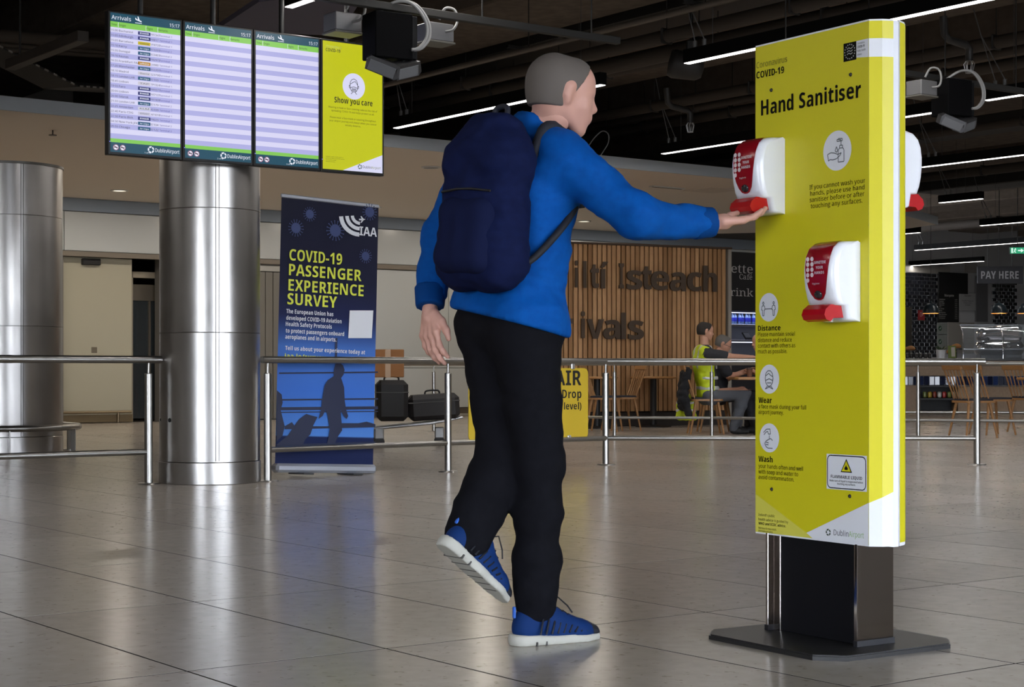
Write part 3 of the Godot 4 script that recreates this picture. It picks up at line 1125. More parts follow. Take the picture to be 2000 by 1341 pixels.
	letters(st, "Advice", l, a.x + 0.004, 1.752, 0.018, 0.006, null, 0.0016)
	put.call(st, "Ireland's public", 1482, 1006.6, 1514, 1006.6, 5, null)
	put.call(st, "health advice is guided by", 1482, 1015.5, 1540, 1019, 5, null)
	put.call(st, "WHO and ECDC advice.", 1482, 1023.5, 1535.7, 1027.6, 5, bold)
	put.call(st, "Visit hse.ie for more details", 1482, 1032, 1517, 1034, 4, null)
	put.call(st, "information and advice", 1482, 1037.5, 1510, 1039, 4, null)
	part("small_text", st, ink, o)
	# circled drawings
	st = begin()
	var c0 = on(f, 1635.6, 294)
	var ln = func(c, k, pts):
		var w = []
		for p in pts:
			w.append(c + Vector2(p[0], p[1]) * k)
		line(st, l, w, 0.0028, 0.0018)
	ln.call(c0, 0.001, [[5, -35], [5, 0], [10, 6], [24, 6], [29, 0], [29, -35], [5, -35]])
	ln.call(c0, 0.001, [[11, 6], [11, 14], [23, 14], [23, 6]])
	ln.call(c0, 0.001, [[17, 14], [17, 30], [0, 33], [0, 27], [22, 27], [22, 34], [5, 35]])
	ln.call(c0, 0.001, [[-40, -8], [-26, -4], [-12, -6], [4, -12], [18, -8], [12, -16], [-2, -24], [-18, -26], [-30, -24], [-36, -28], [-40, -8]])
	ln.call(c0, 0.001, [[-2, 12], [-8, 0], [-2, -5], [3, 0], [-2, 12]])
	var c1 = on(f, 1501.7, 599.8)
	for s in [-1, 1]:
		ln.call(c1 + Vector2(s * 0.024, 0), 0.001, [[-6, 4], [-8, -8], [-4, -8], [-3, -26], [3, -26], [4, -8], [8, -8], [6, 4], [0, 6], [-6, 4]])
		ln.call(c1 + Vector2(s * 0.024, 0.013), 0.001, [[-4, 0], [0, 5], [4, 0], [0, -5], [-4, 0]])
	ln.call(c1, 0.001, [[-15, -5], [15, -5]])
	var c2 = on(f, 1503, 740)
	ln.call(c2, 0.001, [[-18, 2], [-15, 18], [-6, 26], [6, 26], [15, 18], [18, 2], [15, -12], [6, -22], [-6, -22], [-15, -12], [-18, 2]])
	ln.call(c2, 0.001, [[-16, 10], [-2, 18], [6, 12], [16, 8]])
	ln.call(c2, 0.001, [[-16, -4], [0, 1], [16, -4]])
	ln.call(c2, 0.001, [[-10, -12], [10, -12]])
	ln.call(c2, 0.001, [[-8, -22], [-18, -31], [-8, -28], [0, -24], [8, -28], [18, -31], [8, -22]])
	var c3 = on(f, 1503, 854.7)
	ln.call(c3, 0.001, [[-26, 16], [-12, 27], [4, 28], [6, 12], [-4, 12], [-6, 20], [-14, 18], [-24, 9]])
	ln.call(c3, 0.001, [[1, 8], [1, -2]])
	ln.call(c3, 0.001, [[16, -8], [8, -2], [0, -4], [-14, -10], [-20, -18], [-14, -28], [-6, -32], [16, -32]])
	ln.call(c3, 0.001, [[-14, -14], [-2, -16]])
	ln.call(c3, 0.001, [[-15, -21], [-3, -22]])
	part("drawings", st, mat(color(90, 96, 100), 0.5), o)
	# airport mark at the foot
	mark(o, l, on(f, 1618.5, 1039), 0.0105, mat(color(52, 70, 52), 0.5), 0.0018)
	st = begin()
	put.call(st, "Dublin", 1629, 1044.5, 1658, 1047.5, 11, null)
	part("mark_text", st, mat(color(58, 66, 68), 0.5), o)
	st = begin()
	put.call(st, "Airport", 1658.5, 1047.5, 1687.6, 1051, 11, null)
	part("mark_text", st, mat(color(140, 178, 110), 0.5), o)
	# warning sticker
	var p0 = on(f, 1615.3, 953.7)
	var p1 = on(f, 1693.6, 890)
	var stk = thing("warning_sticker", "white flammable liquid warning sticker on the yellow stand", "sticker", Transform3D(xf.basis, xf * Vector3((p0.x + p1.x) / 2, (p0.y + p1.y) / 2, 0.0757)))
	var sw = (p1.x - p0.x) / 2
	var sh = (p1.y - p0.y) / 2
	st = begin()
	prism(st, [Vector2(-sw, -sh), Vector2(sw, -sh), Vector2(sw, sh), Vector2(-sw, sh)], 0.0, 0.0006)
	part("sheet", st, white, stk)
	st = begin()
	var rr = rounded(-sw + 0.004, -sh + 0.004, sw - 0.004, sh - 0.004, 0.014, 6)
	rr.append(rr[0])
	line(st, Transform3D(), rr, 0.003, 0.001)
	letters(st, "FLAMMABLE LIQUID", Transform3D(), -sw * 0.78, -sh * 0.36, sw * 1.56, 0.009, bold, 0.001)
	letters(st, "Make sure all liquid is evaporated before", Transform3D(), -sw * 0.84, -sh * 0.56, sw * 1.66, 0.0055, bold, 0.001)
	letters(st, "touching any surfaces.", Transform3D(), -sw * 0.46, -sh * 0.72, sw * 0.92, 0.0055, bold, 0.001)
	flat(st, [Vector2(-0.024, -sh * 0.0), Vector2(0.024, -sh * 0.0), Vector2(0, sh * 0.78)], Transform3D(), 0.001)
	part("black_print", st, ink, stk)
	st = begin()
	flat(st, [Vector2(-0.019, sh * 0.06), Vector2(0.019, sh * 0.06), Vector2(0, sh * 0.66)], Transform3D(), 0.0014)
	part("yellow_triangle", st, yellow, stk)
	st = begin()
	flat(st, [Vector2(-0.006, sh * 0.14), Vector2(0.006, sh * 0.14), Vector2(0.007, sh * 0.24), Vector2(0.002, sh * 0.34), Vector2(0.0, sh * 0.44), Vector2(-0.003, sh * 0.32), Vector2(-0.007, sh * 0.24)], Transform3D(), 0.0018)
	part("flame_symbol", st, ink, stk)
	for c in [[1506.7, 176], [1661.6, 145.7], [1507.5, 955], [1660, 968.5]]:
		var p = on(f, c[0], c[1])
		st = begin()
		lathe(st, [Vector2(0.0, 0.004), Vector2(0.004, 0.0035), Vector2(0.0062, 0.0)], 12, Transform3D(Basis(Vector3.RIGHT, PI / 2), Vector3(p.x, p.y, 0.0752)), false)
		part("screw", st, mat(color(40, 38, 30), 0.4), o)
	# three dispensers
	dispenser(Transform3D(xf.basis, xf * Vector3(-0.176, 1.311, 0.0757)), "red and white hand gel dispenser, the upper one, over the traveller's hand")
	dispenser(Transform3D(xf.basis, xf * Vector3(0.148, 0.971, 0.0757)), "red and white hand gel dispenser, the lower one on the stand's printed face")
	dispenser(Transform3D(xf.basis.rotated(Vector3.UP, PI), xf * Vector3(0.155, 1.31, -0.0757)), "red and white hand gel dispenser on the stand's rear face")

func mark(parent, l, c, r, material, z):
	# round mark of five curved blades
	var st = begin()
	for k in 5:
		var an = TAU * k / 5
		var p = []
		for m in 6:
			p.append(c + Vector2.from_angle(an + m * 0.2) * r)
		for m in 6:
			p.append(c + Vector2.from_angle(an + 1.25 - m * 0.2) * r * (0.52 + 0.08 * (m % 2)))
		flat(st, p, l, z)
	part("round_mark", st, material, parent)

func dispenser(xf, label):
	var o = thing("gel_dispenser", label, "dispenser", xf, "hand gel dispensers on the yellow stand")
	var white = mat(color(232, 233, 238), 0.18)
	var red = mat(color(146, 12, 26), 0.2)
	var prof = [Vector2(0, 0), Vector2(0.0, 0.12), Vector2(0, 0.232), Vector2(0.012, 0.237), Vector2(0.045, 0.236), Vector2(0.072, 0.23), Vector2(0.094, 0.214), Vector2(0.106, 0.19), Vector2(0.111, 0.16), Vector2(0.111, 0.13), Vector2(0.107, 0.1), Vector2(0.099, 0.07), Vector2(0.088, 0.048), Vector2(0.06, 0.046), Vector2(0.05, 0.006), Vector2(0.03, 0.0)]
	var st = begin()
	# loft: sections across the width, pulled in towards the rounded sides
	var secs = []
	for s in [[-0.066, 0.78], [-0.064, 0.88], [-0.056, 0.965], [-0.04, 1.0], [0.04, 1.0], [0.056, 0.965], [0.064, 0.88], [0.066, 0.78]]:
		var ring = []
		for p in prof:
			var zz = p.x * s[1]
			var yy = 0.11 + (p.y - 0.11) * (1.0 if p.x < 0.02 else lerpf(1.0, s[1], 0.35))
			ring.append(Vector3(s[0], yy, zz))
		secs.append(ring)
	st.set_smooth_group(0)
	for i in secs.size() - 1:
		for k in prof.size():
			var m = (k + 1) % prof.size()
			quad(st, secs[i][k], secs[i][m], secs[i + 1][m], secs[i + 1][k])
	st.set_smooth_group(-1)
	for e in [0, secs.size() - 1]:
		var t = Geometry2D.triangulate_polygon(PackedVector2Array(prof))
		for i in t:
			st.add_vertex(secs[e][i])
	part("body", st, white, o)
	# red shield on the front
	st = begin()
	st.set_smooth_group(0)
	var rows = []
	for q in [[0.052, 0.2364, 0.046], [0.072, 0.2315, 0.049], [0.0945, 0.2155, 0.051], [0.1068, 0.191, 0.051], [0.1122, 0.16, 0.049], [0.1122, 0.13, 0.045], [0.1082, 0.1, 0.038], [0.1032, 0.08, 0.03], [0.0995, 0.066, 0.018], [0.098, 0.062, 0.006]]:
		var row = []
		for k in 7:
			var x = lerpf(-q[2], q[2], k / 6.0)
			row.append(Vector3(x, q[1] + 0.001, q[0] + 0.0016 - 0.0035 * pow(absf(x) / 0.051, 4.0)))
		rows.append(row)
	for i in rows.size() - 1:
		for k in 6:
			quad(st, rows[i][k], rows[i][k + 1], rows[i + 1][k + 1], rows[i + 1][k])
	st.set_smooth_group(-1)
	part("red_cover", st, red, o)
	st = begin()
	var l = Transform3D(Basis(), Vector3(0, 0, 0.1145))
	for k in 3:
		letters(st, ["SANITISE", "YOUR", "HANDS"][k], l, [-0.008, 0.0, -0.005][k], 0.169 - k * 0.015, [0.05, 0.03, 0.04][k], 0.008, bold, 0.0003)
	for k in 9:
		flat(st, disc(Vector2(-0.034 + 0.018 * (k % 2), 0.184 - (k / 2) * 0.0155), 0.0068, 0.0068, 14), l, 0.0)
	letters(st, "Hygiene", l, -0.016, 0.109, 0.03, 0.005, null, -0.001)
	part("white_print", st, mat(color(226, 205, 206), 0.4), o)
	st = begin()
	lathe(st, [Vector2(0.0, 0.003), Vector2(0.9, 0.0025), Vector2(1.0, 0.0)], 20, Transform3D(Basis(Vector3(0.016, 0, 0), Vector3(0, -0.25, 0.97), Vector3(0, -0.012, -0.003)), Vector3(0, 0.079, 0.1046)), false)
	part("sight_window", st, mat(color(48, 44, 46), 0.15), o)
	st = begin()
	prism(st, [Vector2(0.045, 0.012), Vector2(0.055, 0.048), Vector2(0.1, 0.05), Vector2(0.12, 0.036), Vector2(0.126, 0.02), Vector2(0.118, 0.006), Vector2(0.1, 0.0), Vector2(0.09, 0.01)], -0.048, 0.048, Transform3D(Basis(Vector3(0, 0, 1), Vector3(0, 1, 0), Vector3(-1, 0, 0)), Vector3.ZERO))
	part("push_bar", st, mat(color(176, 12, 20), 0.25), o)
	st = begin()
	tube(st, [Vector3(0, 0.02, 0.06), Vector3(0, 0.0, 0.062)], 0.012, 10)
	part("nozzle", st, mat(color(220, 220, 222), 0.4), o)

# ---------------------------------------------------------------- steel columns
func build_columns():
	var steel = brushed()
	var c = pt(410, 722, 12.72)
	var o = thing("steel_column", "round brushed steel column under the flight displays", "column", Transform3D(Basis(), Vector3(c.x, 0, c.z)))
	column(o, 0.368, 2.86, steel, [0.16, 1.1, 2.0], 0.32)
	# two dark cable holes low on the shaft
	for q in [[346, 818, 0.013], [322, 818, 0.008]]:
		var dx = (q[0] - 410) / 263.0
		var an = asin(clampf(dx / 0.369, -1, 1))
		var st = begin()
		lathe(st, [Vector2(0, 0.004), Vector2(q[2] * 1.2, 0.004), Vector2(q[2] * 1.2, -0.01)], 14, Transform3D(Basis(Vector3.UP, an) * Basis(Vector3.RIGHT, PI / 2), Vector3(sin(an) * 0.368, 0.465, cos(an) * 0.368)))
		part("cable_hole", st, mat(color(12, 12, 12), 0.7), o)
	c = pt(14, 722, 17.25)
	o = thing("steel_column", "wide round steel column behind the low bumper rail", "column", Transform3D(Basis(), Vector3(c.x, 0, c.z)))
	column(o, 0.54, 2.86, steel, [0.17, 1.26, 2.35], 0.55)
	var br = thing("bumper_rail", "low curved steel bumper rail round the wide column", "rail", Transform3D(Basis(), Vector3(c.x, 0, c.z)))
	var st = begin()
	var ring = []
	for k in 41:
		ring.append(Vector3(cos(TAU * k / 40) * 0.7, 0.26, sin(TAU * k / 40) * 0.7))
	tube(st, ring, 0.032, 10, false)
	part("rail_tube", st, steel_tube(), br)
	for an in [0.15, 1.25, 2.3, 3.4, 4.5, 5.5]:
		st = begin()
		var p = Vector3(cos(an) * 0.7, 0, sin(an) * 0.7)
		box(st, p + Vector3(0, 0.13, 0), Vector3(0.05, 0.25, 0.014), Basis(Vector3.UP, -an), 0.003)
		lathe(st, [Vector2(0, 0.01), Vector2(0.07, 0.01), Vector2(0.07, 0.0)], 14, Transform3D(Basis(), p))
		part("rail_foot", st, steel_tube(), br)

func brushed():
	var m = StandardMaterial3D.new()
	m.albedo_texture = noise_texture(11, 0.006, Color(0.64, 0.63, 0.62), Color(0.74, 0.73, 0.72), 512)
	m.metallic = 1.0
	m.roughness = 0.33
	m.roughness_texture = noise_texture(12, 0.01, Color(0.84, 0.84, 0.84), Color(1, 1, 1), 512)
	m.uv1_triplanar = true
	m.uv1_world_triplanar = true
	m.uv1_scale = Vector3(0.6, 0.35, 0.6)
	return m

func steel_tube():
	return mat(color(158, 156, 152), 0.32, 1.0)

func column(o, r, h, steel, seams, seam_angle):
	var marks = seams.duplicate()
	marks.append(h)
	var y = 0.0
	for k in marks.size():
		var st = begin()
		var rr = r + (0.006 if k == 0 else 0.0)
		lathe(st, [Vector2(rr - 0.003, y + 0.001), Vector2(rr, y + 0.004), Vector2(rr, marks[k] - 0.003), Vector2(rr - 0.003, marks[k] - 0.0005)], 96)
		part("base_band" if k == 0 else "shaft_drum", st, steel, o)
		y = marks[k]
	var st = begin()
	lathe(st, [Vector2(0, h + 0.012), Vector2(r + 0.012, h + 0.012), Vector2(r + 0.012, h - 0.012), Vector2(r - 0.01, h - 0.014)], 64)
	part("top_rim", st, mat(color(120, 118, 114), 0.4, 0.8), o)
	for an in [seam_angle, seam_angle + PI]:
		st = begin()
		for s in [-1, 1]:
			box(st, Vector3(sin(an + s * 0.012 / r) * (r + 0.0005), (h + seams[0]) / 2, cos(an + s * 0.012 / r) * (r + 0.0005)), Vector3(0.005, h - seams[0] - 0.02, 0.003), Basis(Vector3.UP, an))
		part("seam", st, mat(color(96, 95, 93), 0.5, 0.8), o)

# ---------------------------------------------------------------- flight displays
func build_screens():
	var mid = Vector3(-1.864, 2.7925, -12.365)
	var w = 0.556
	var h = 0.985
	var names = ["wall-hung flight display listing arrivals, filled with flights", "flight display with empty rows beside the filled one", "flight display with empty rows beside the yellow one", "yellow portrait display showing a masked face"]
	for k in 4:
		var xf = Transform3D(Basis(B, Vector3.UP, -A), mid + B * (k - 1.5) * w)
		var o = thing("display_screen", names[k], "display", xf, "portrait displays hung in a row")
		var st = begin()
		box(st, Vector3(0, 0, -0.03), Vector3(w - 0.004, h, 0.06), Basis(), 0.004)
		part("casing", st, mat(color(14, 15, 18), 0.4), o)
		st = begin()
		box(st, Vector3(0, 0.0, -0.09), Vector3(0.06, 0.5, 0.06))
		tube(st, [Vector3(0, 0.3, -0.09), Vector3(0, TOP - mid.y, -0.09)], 0.02, 8)
		part("mount", st, mat(color(20, 20, 20), 0.5), o)
		st = begin()
		box(st, Vector3(-w / 2 + 0.014, -h / 2 + 0.09, 0.0005), Vector3(0.004, 0.006, 0.002))
		part("led", st, glow(Color(0.45, 0.4, 1.0), 2.0), o)
		var x0 = -w / 2 + 0.018
		var x1 = w / 2 - 0.018
		var y1 = h / 2 - 0.014
		var y0 = -h / 2 + 0.02
		if k < 3:
			arrivals(o, x0, x1, y0, y1, k)
		else:
			care_poster(o, x0, x1, y0, y1)
		var l = AreaLight3D.new()
		l.name = "screen_light"
		l.area_size = Vector2(x1 - x0, y1 - y0)
		l.light_energy = 0.1
		l.light_color = Color(0.84, 0.84, 1.0) if k < 3 else Color(0.9, 0.9, 0.2)
		l.area_range = 60
		l.shadow_enabled = true
		o.add_child(l)
		l.position = Vector3(0, 0, 0.02)
		l.rotation = Vector3(0, PI, 0)

func rect(st, x0, y0, x1, y1, z):
	quad(st, Vector3(x0, y0, z), Vector3(x1, y0, z), Vector3(x1, y1, z), Vector3(x0, y1, z))

func arrivals(o, x0, x1, y0, y1, k):
	var t = Transform3D()
	var H = y1 - y0
	var Y = func(f): return y1 - f * H
	var teal = glow(color(24, 84, 108), 0.75)
	var green = glow(color(140, 214, 92), 0.85)
	var lav = glow(color(190, 190, 246), 0.82)
	var pale = glow(color(226, 224, 255), 0.9)
	var white = glow(color(240, 244, 255), 0.95)
	var st = begin()
	rect(st, x0, Y.call(0.062), x1, Y.call(0.0), 0.001)
	part("screen_header", st, teal, o)
	st = begin()
	rect(st, x0, Y.call(1.0), x1, Y.call(0.93), 0.001)
	part("screen_footer", st, teal, o)
	st = begin()
	rect(st, x0, Y.call(0.103), x1, Y.call(0.062), 0.001)
	part("screen_bar", st, green, o)
	st = begin()
	rect(st, x0, Y.call(0.93), x1, Y.call(0.903), 0.001)
	part("screen_bar", st, green, o)
	var sa = begin()
	var sb = begin()
	var rows = 22
	var rh = 0.8 / rows
	for r in rows:
		rect(sa if r % 2 == 0 else sb, x0, Y.call(0.103 + (r + 1) * rh), x1, Y.call(0.103 + r * rh), 0.001)
	part("screen_rows", sa, pale, o)
	part("screen_rows", sb, lav, o)
	st = begin()
	letters(st, "Arrivals", t, x0 + 0.008, Y.call(0.047), 0.142, 0.028, null, 0.002)
	letters(st, "15:17", t, x1 - 0.082, Y.call(0.05), 0.074, 0.024, null, 0.002)
	var px = x0 + 0.18
	var py = Y.call(0.04)
	flat(st, [Vector2(px, py + 0.022), Vector2(px + 0.006, py + 0.022), Vector2(px + 0.012, py + 0.014), Vector2(px + 0.022, py + 0.012), Vector2(px + 0.018, py + 0.034), Vector2(px + 0.025, py + 0.032), Vector2(px + 0.034, py + 0.009), Vector2(px + 0.046, py + 0.005), Vector2(px + 0.05, py - 0.001), Vector2(px + 0.045, py - 0.004), Vector2(px + 0.004, py + 0.009)], t, 0.002)
	rect(st, px, py - 0.014, px + 0.05, py - 0.01, 0.002)
	letters(st, "DublinAirport", t, x1 - 0.19, Y.call(0.977), 0.182, 0.026, null, 0.002)
	letters(st, "%d of 4" % (k + 1), t, x1 - 0.27, Y.call(0.992), 0.044, 0.009, null, 0.002)
	var sep = [x0 + 0.056, x1 - 0.26, x1 - 0.172]
	for x in sep:
		rect(st, x, Y.call(0.1), x + 0.003, Y.call(0.065), 0.002)
	part("screen_text", st, white, o)
	mark(o, t, Vector2(x1 - 0.222, Y.call(0.963)), 0.024, white, 0.002)
	var pink = begin()
	var dots = begin()
	for s in 2:
		var c = Vector2(x0 + 0.04 + s * 0.05, Y.call(0.966))
		dots = begin()
		flat(dots, disc(c, 0.021, 0.021, 20), t, 0.002)
		part("screen_badge", dots, white, o)
		var ring = disc(c, 0.019, 0.019, 20)
		ring.append(ring[0])
		line(pink, t, ring, 0.004, 0.003)
		line(pink, t, [c + Vector2(-0.013, 0.013), c + Vector2(0.013, -0.013)], 0.004, 0.003)
	part("screen_badge_ring", pink, glow(color(170, 60, 120), 0.6), o)
	st = begin()
	for s in 2:
		var c = Vector2(x0 + 0.04 + s * 0.05, Y.call(0.966))
		flat(st, [c + Vector2(-0.014, -0.003), c + Vector2(0.013, -0.003), c + Vector2(0.013, 0.003), c + Vector2(0.002, 0.004), c + Vector2(-0.012, 0.006)], t, 0.0025)
	var dark = mat(color(40, 48, 60), 0.5)
	letters(st, "Time", t, x0 + 0.006, Y.call(0.091), 0.04, 0.014, null, 0.002)
	letters(st, "Origin", t, sep[0] + 0.006, Y.call(0.091), 0.05, 0.014, null, 0.002)
	letters(st, "Flight", t, sep[1] + 0.006, Y.call(0.091), 0.045, 0.014, null, 0.002)
	letters(st, "Remarks", t, sep[2] + 0.006, Y.call(0.091), 0.07, 0.014, null, 0.002)
	part("screen_heading", st, dark, o)
	if k > 0:
		return
	var list = [["15:00", "Bucharest", "R", "FR7347", 1], ["15:05", "Edinburgh", "R", "FR817", 1], ["15:05", "Barcelona", "V", "VY8720", 1], ["15:10", "Kerry", "A", "EI3205", 2], ["15:35", "Donegal", "A", "EI3403", 2],
		["16:10", "Kaunas", "R", "FR2972", 1], ["16:55", "Frankfurt FRA", "L", "LH980", 1], ["17:20", "Manchester", "A", "EI2201", 2], ["18:10", "Madrid", "I", "I23790", 1], ["18:15", "London LHR", "A", "EI169", 2],
		["18:45", "Lisbon", "T", "TP1324", 1], ["19:55", "Faro", "R", "FR9371", 1], ["20:05", "Lisbon", "R", "FR7137", 1], ["20:30", "Gdansk", "R", "FR1909", 1], ["21:55", "London LHR", "A", "EI179", 2],
		["22:25", "Amsterdam", "K", "KL939", 1], ["22:40", "Paris CDG", "F", "AF1016", 1], ["22:50", "Paris BVA", "R", "FR029", 1], ["04:50", "New York JFK", "A", "EI104", 2], ["05:55", "Chicago", "A", "EI122", 2]]
	var ink = begin()
	var violet = begin()
	var sets = {"R": [color(40, 48, 128), "RYANAIR"], "V": [color(226, 205, 40), "vueling"], "A": [color(24, 96, 140), "Aer Lingus"], "L": [color(214, 160, 40), "Lufthansa"], "I": [color(236, 232, 250), "Iberia"], "T": [color(236, 232, 250), "TAP"], "K": [color(236, 236, 255), "KLM"], "F": [color(232, 230, 255), "AIRFRANCE"]}
	var grounds = {}
	var pale_words = begin()
	var dark_words = begin()
	for r in list.size():
		var q = list[r]
		var by = Y.call(0.103 + (r + 0.78) * rh)
		letters(ink, q[0], t, x0 + 0.004, by, 0.05, 0.0135, null, 0.002)
		letters(ink, q[1], t, x0 + 0.062, by, 0.0115 * q[1].length(), 0.0135, null, 0.002)
		letters(ink, q[3], t, x1 - 0.222, by, 0.0112 * q[3].length(), 0.0135, null, 0.002)
		letters(violet, "Terminal %d" % q[4], t, x1 - 0.158, by, 0.092, 0.0125, null, 0.002)
		if not grounds.has(q[2]):
			grounds[q[2]] = begin()
		rect(grounds[q[2]], x1 - 0.318, by - 0.004, x1 - 0.226, by + 0.0185, 0.0018)
		letters(pale_words if q[2] in ["R", "A", "L"] else dark_words, sets[q[2]][1], t, x1 - 0.305, by + 0.002, 0.068, 0.0105, bold if q[2] == "R" else null, 0.0024)
	part("screen_flights", ink, mat(color(58, 58, 74), 0.5), o)
	part("screen_remarks", violet, glow(color(96, 84, 200), 0.5), o)
	for key in grounds:
		part("screen_airline_ground", grounds[key], glow(sets[key][0], 0.7), o)
	part("screen_airline_name", pale_words, white, o)
	part("screen_airline_name", dark_words, mat(color(90, 90, 120), 0.5), o)

func care_poster(o, x0, x1, y0, y1):
	var t = Transform3D()
	var W = x1 - x0
	var H = y1 - y0
	var st = begin()
	rect(st, x0, y0, x1, y1, 0.001)
	part("screen_ground", st, glow(color(222, 226, 20), 0.72), o)
	st = begin()
	flat(st, [Vector2(x0 + W * 0.33, y0), Vector2(x1, y0), Vector2(x1, y0 + H * 0.145)], t, 0.002)
	part("screen_white", st, glow(color(226, 226, 255), 0.9), o)
	st = begin()
	var c = Vector2(x0 + W * 0.515, y1 - H * 0.333)
	flat(st, disc(c, 0.098, 0.098, 40), t, 0.002)
	part("screen_white", st, glow(color(226, 226, 255), 0.9), o)
	st = begin()
	var ink = mat(color(26, 30, 24), 0.5)
	letters(st, "COVID-19", t, x0 + 0.025, y1 - H * 0.082, 0.125, 0.024, bold, 0.003)
	letters(st, "Show you care", t, x0 + W * 0.19, y1 - H * 0.475, W * 0.64, 0.042, bold, 0.003)
	var lines = ["Wearing a mask or face covering reduces the risk of", "spreading COVID-19 and helps protect us all.", "", "Please wear a face mask or covering throughout", "your airport journey and always when you cannot", "socially distance."]
	var wd = [0.82, 0.72, 0, 0.77, 0.79, 0.26]
	for k in 6:
		if lines[k]:
			letters(st, lines[k], t, x0 + W * 0.5 - W * wd[k] / 2, y1 - H * (0.52 + k * 0.0262), W * wd[k], 0.0135, null, 0.003)
	for k in 4:
		letters(st, ["Ireland's public health advice is", "guided by WHO and ECDC advice", "Visit hse.ie for details", "information and advice"][k], t, x0 + 0.025, y0 + H * (0.095 - k * 0.013), [0.15, 0.16, 0.09, 0.08][k], 0.007, null, 0.003)
	letters(st, "Dublin", t, x1 - 0.175, y0 + 0.028, 0.075, 0.019, null, 0.003)
	var ln = func(pts):
		var w = []
		for p in pts:
			w.append(c + Vector2(p[0], p[1]) * 0.001)
		line(st, t, w, 0.004, 0.003)
	ln.call([[-34, 0], [-32, 28], [-20, 48], [0, 56], [20, 48], [32, 28], [34, 0], [28, -26], [14, -42], [-14, -42], [-28, -26], [-34, 0]])
	ln.call([[-32, 14], [-8, 30], [12, 38], [32, 12]])
	ln.call([[-34, 0], [-41, 6], [-40, -12], [-30, -18]])
	ln.call([[34, 0], [41, 6], [40, -12], [30, -18]])
	ln.call([[-29, -10], [0, -4], [29, -10]])
	for k in 3:
		ln.call([[-20, -18 - k * 7], [20, -18 - k * 7]])
	ln.call([[-14, -42], [-14, -50], [-26, -58]])
	ln.call([[14, -42], [14, -50], [26, -58]])
	part("screen_print", st, ink, o)
	st = begin()
	letters(st, "Coronavirus", t, x0 + 0.025, y1 - H * 0.052, 0.135, 0.022, null, 0.003)
	letters(st, "Airport", t, x1 - 0.1, y0 + 0.028, 0.085, 0.019, null, 0.003)
	part("screen_thin_print", st, mat(color(150, 160, 90), 0.5), o)
	mark(o, t, Vector2(x1 - 0.2, y0 + 0.036), 0.018, mat(color(40, 90, 70), 0.5), 0.003)

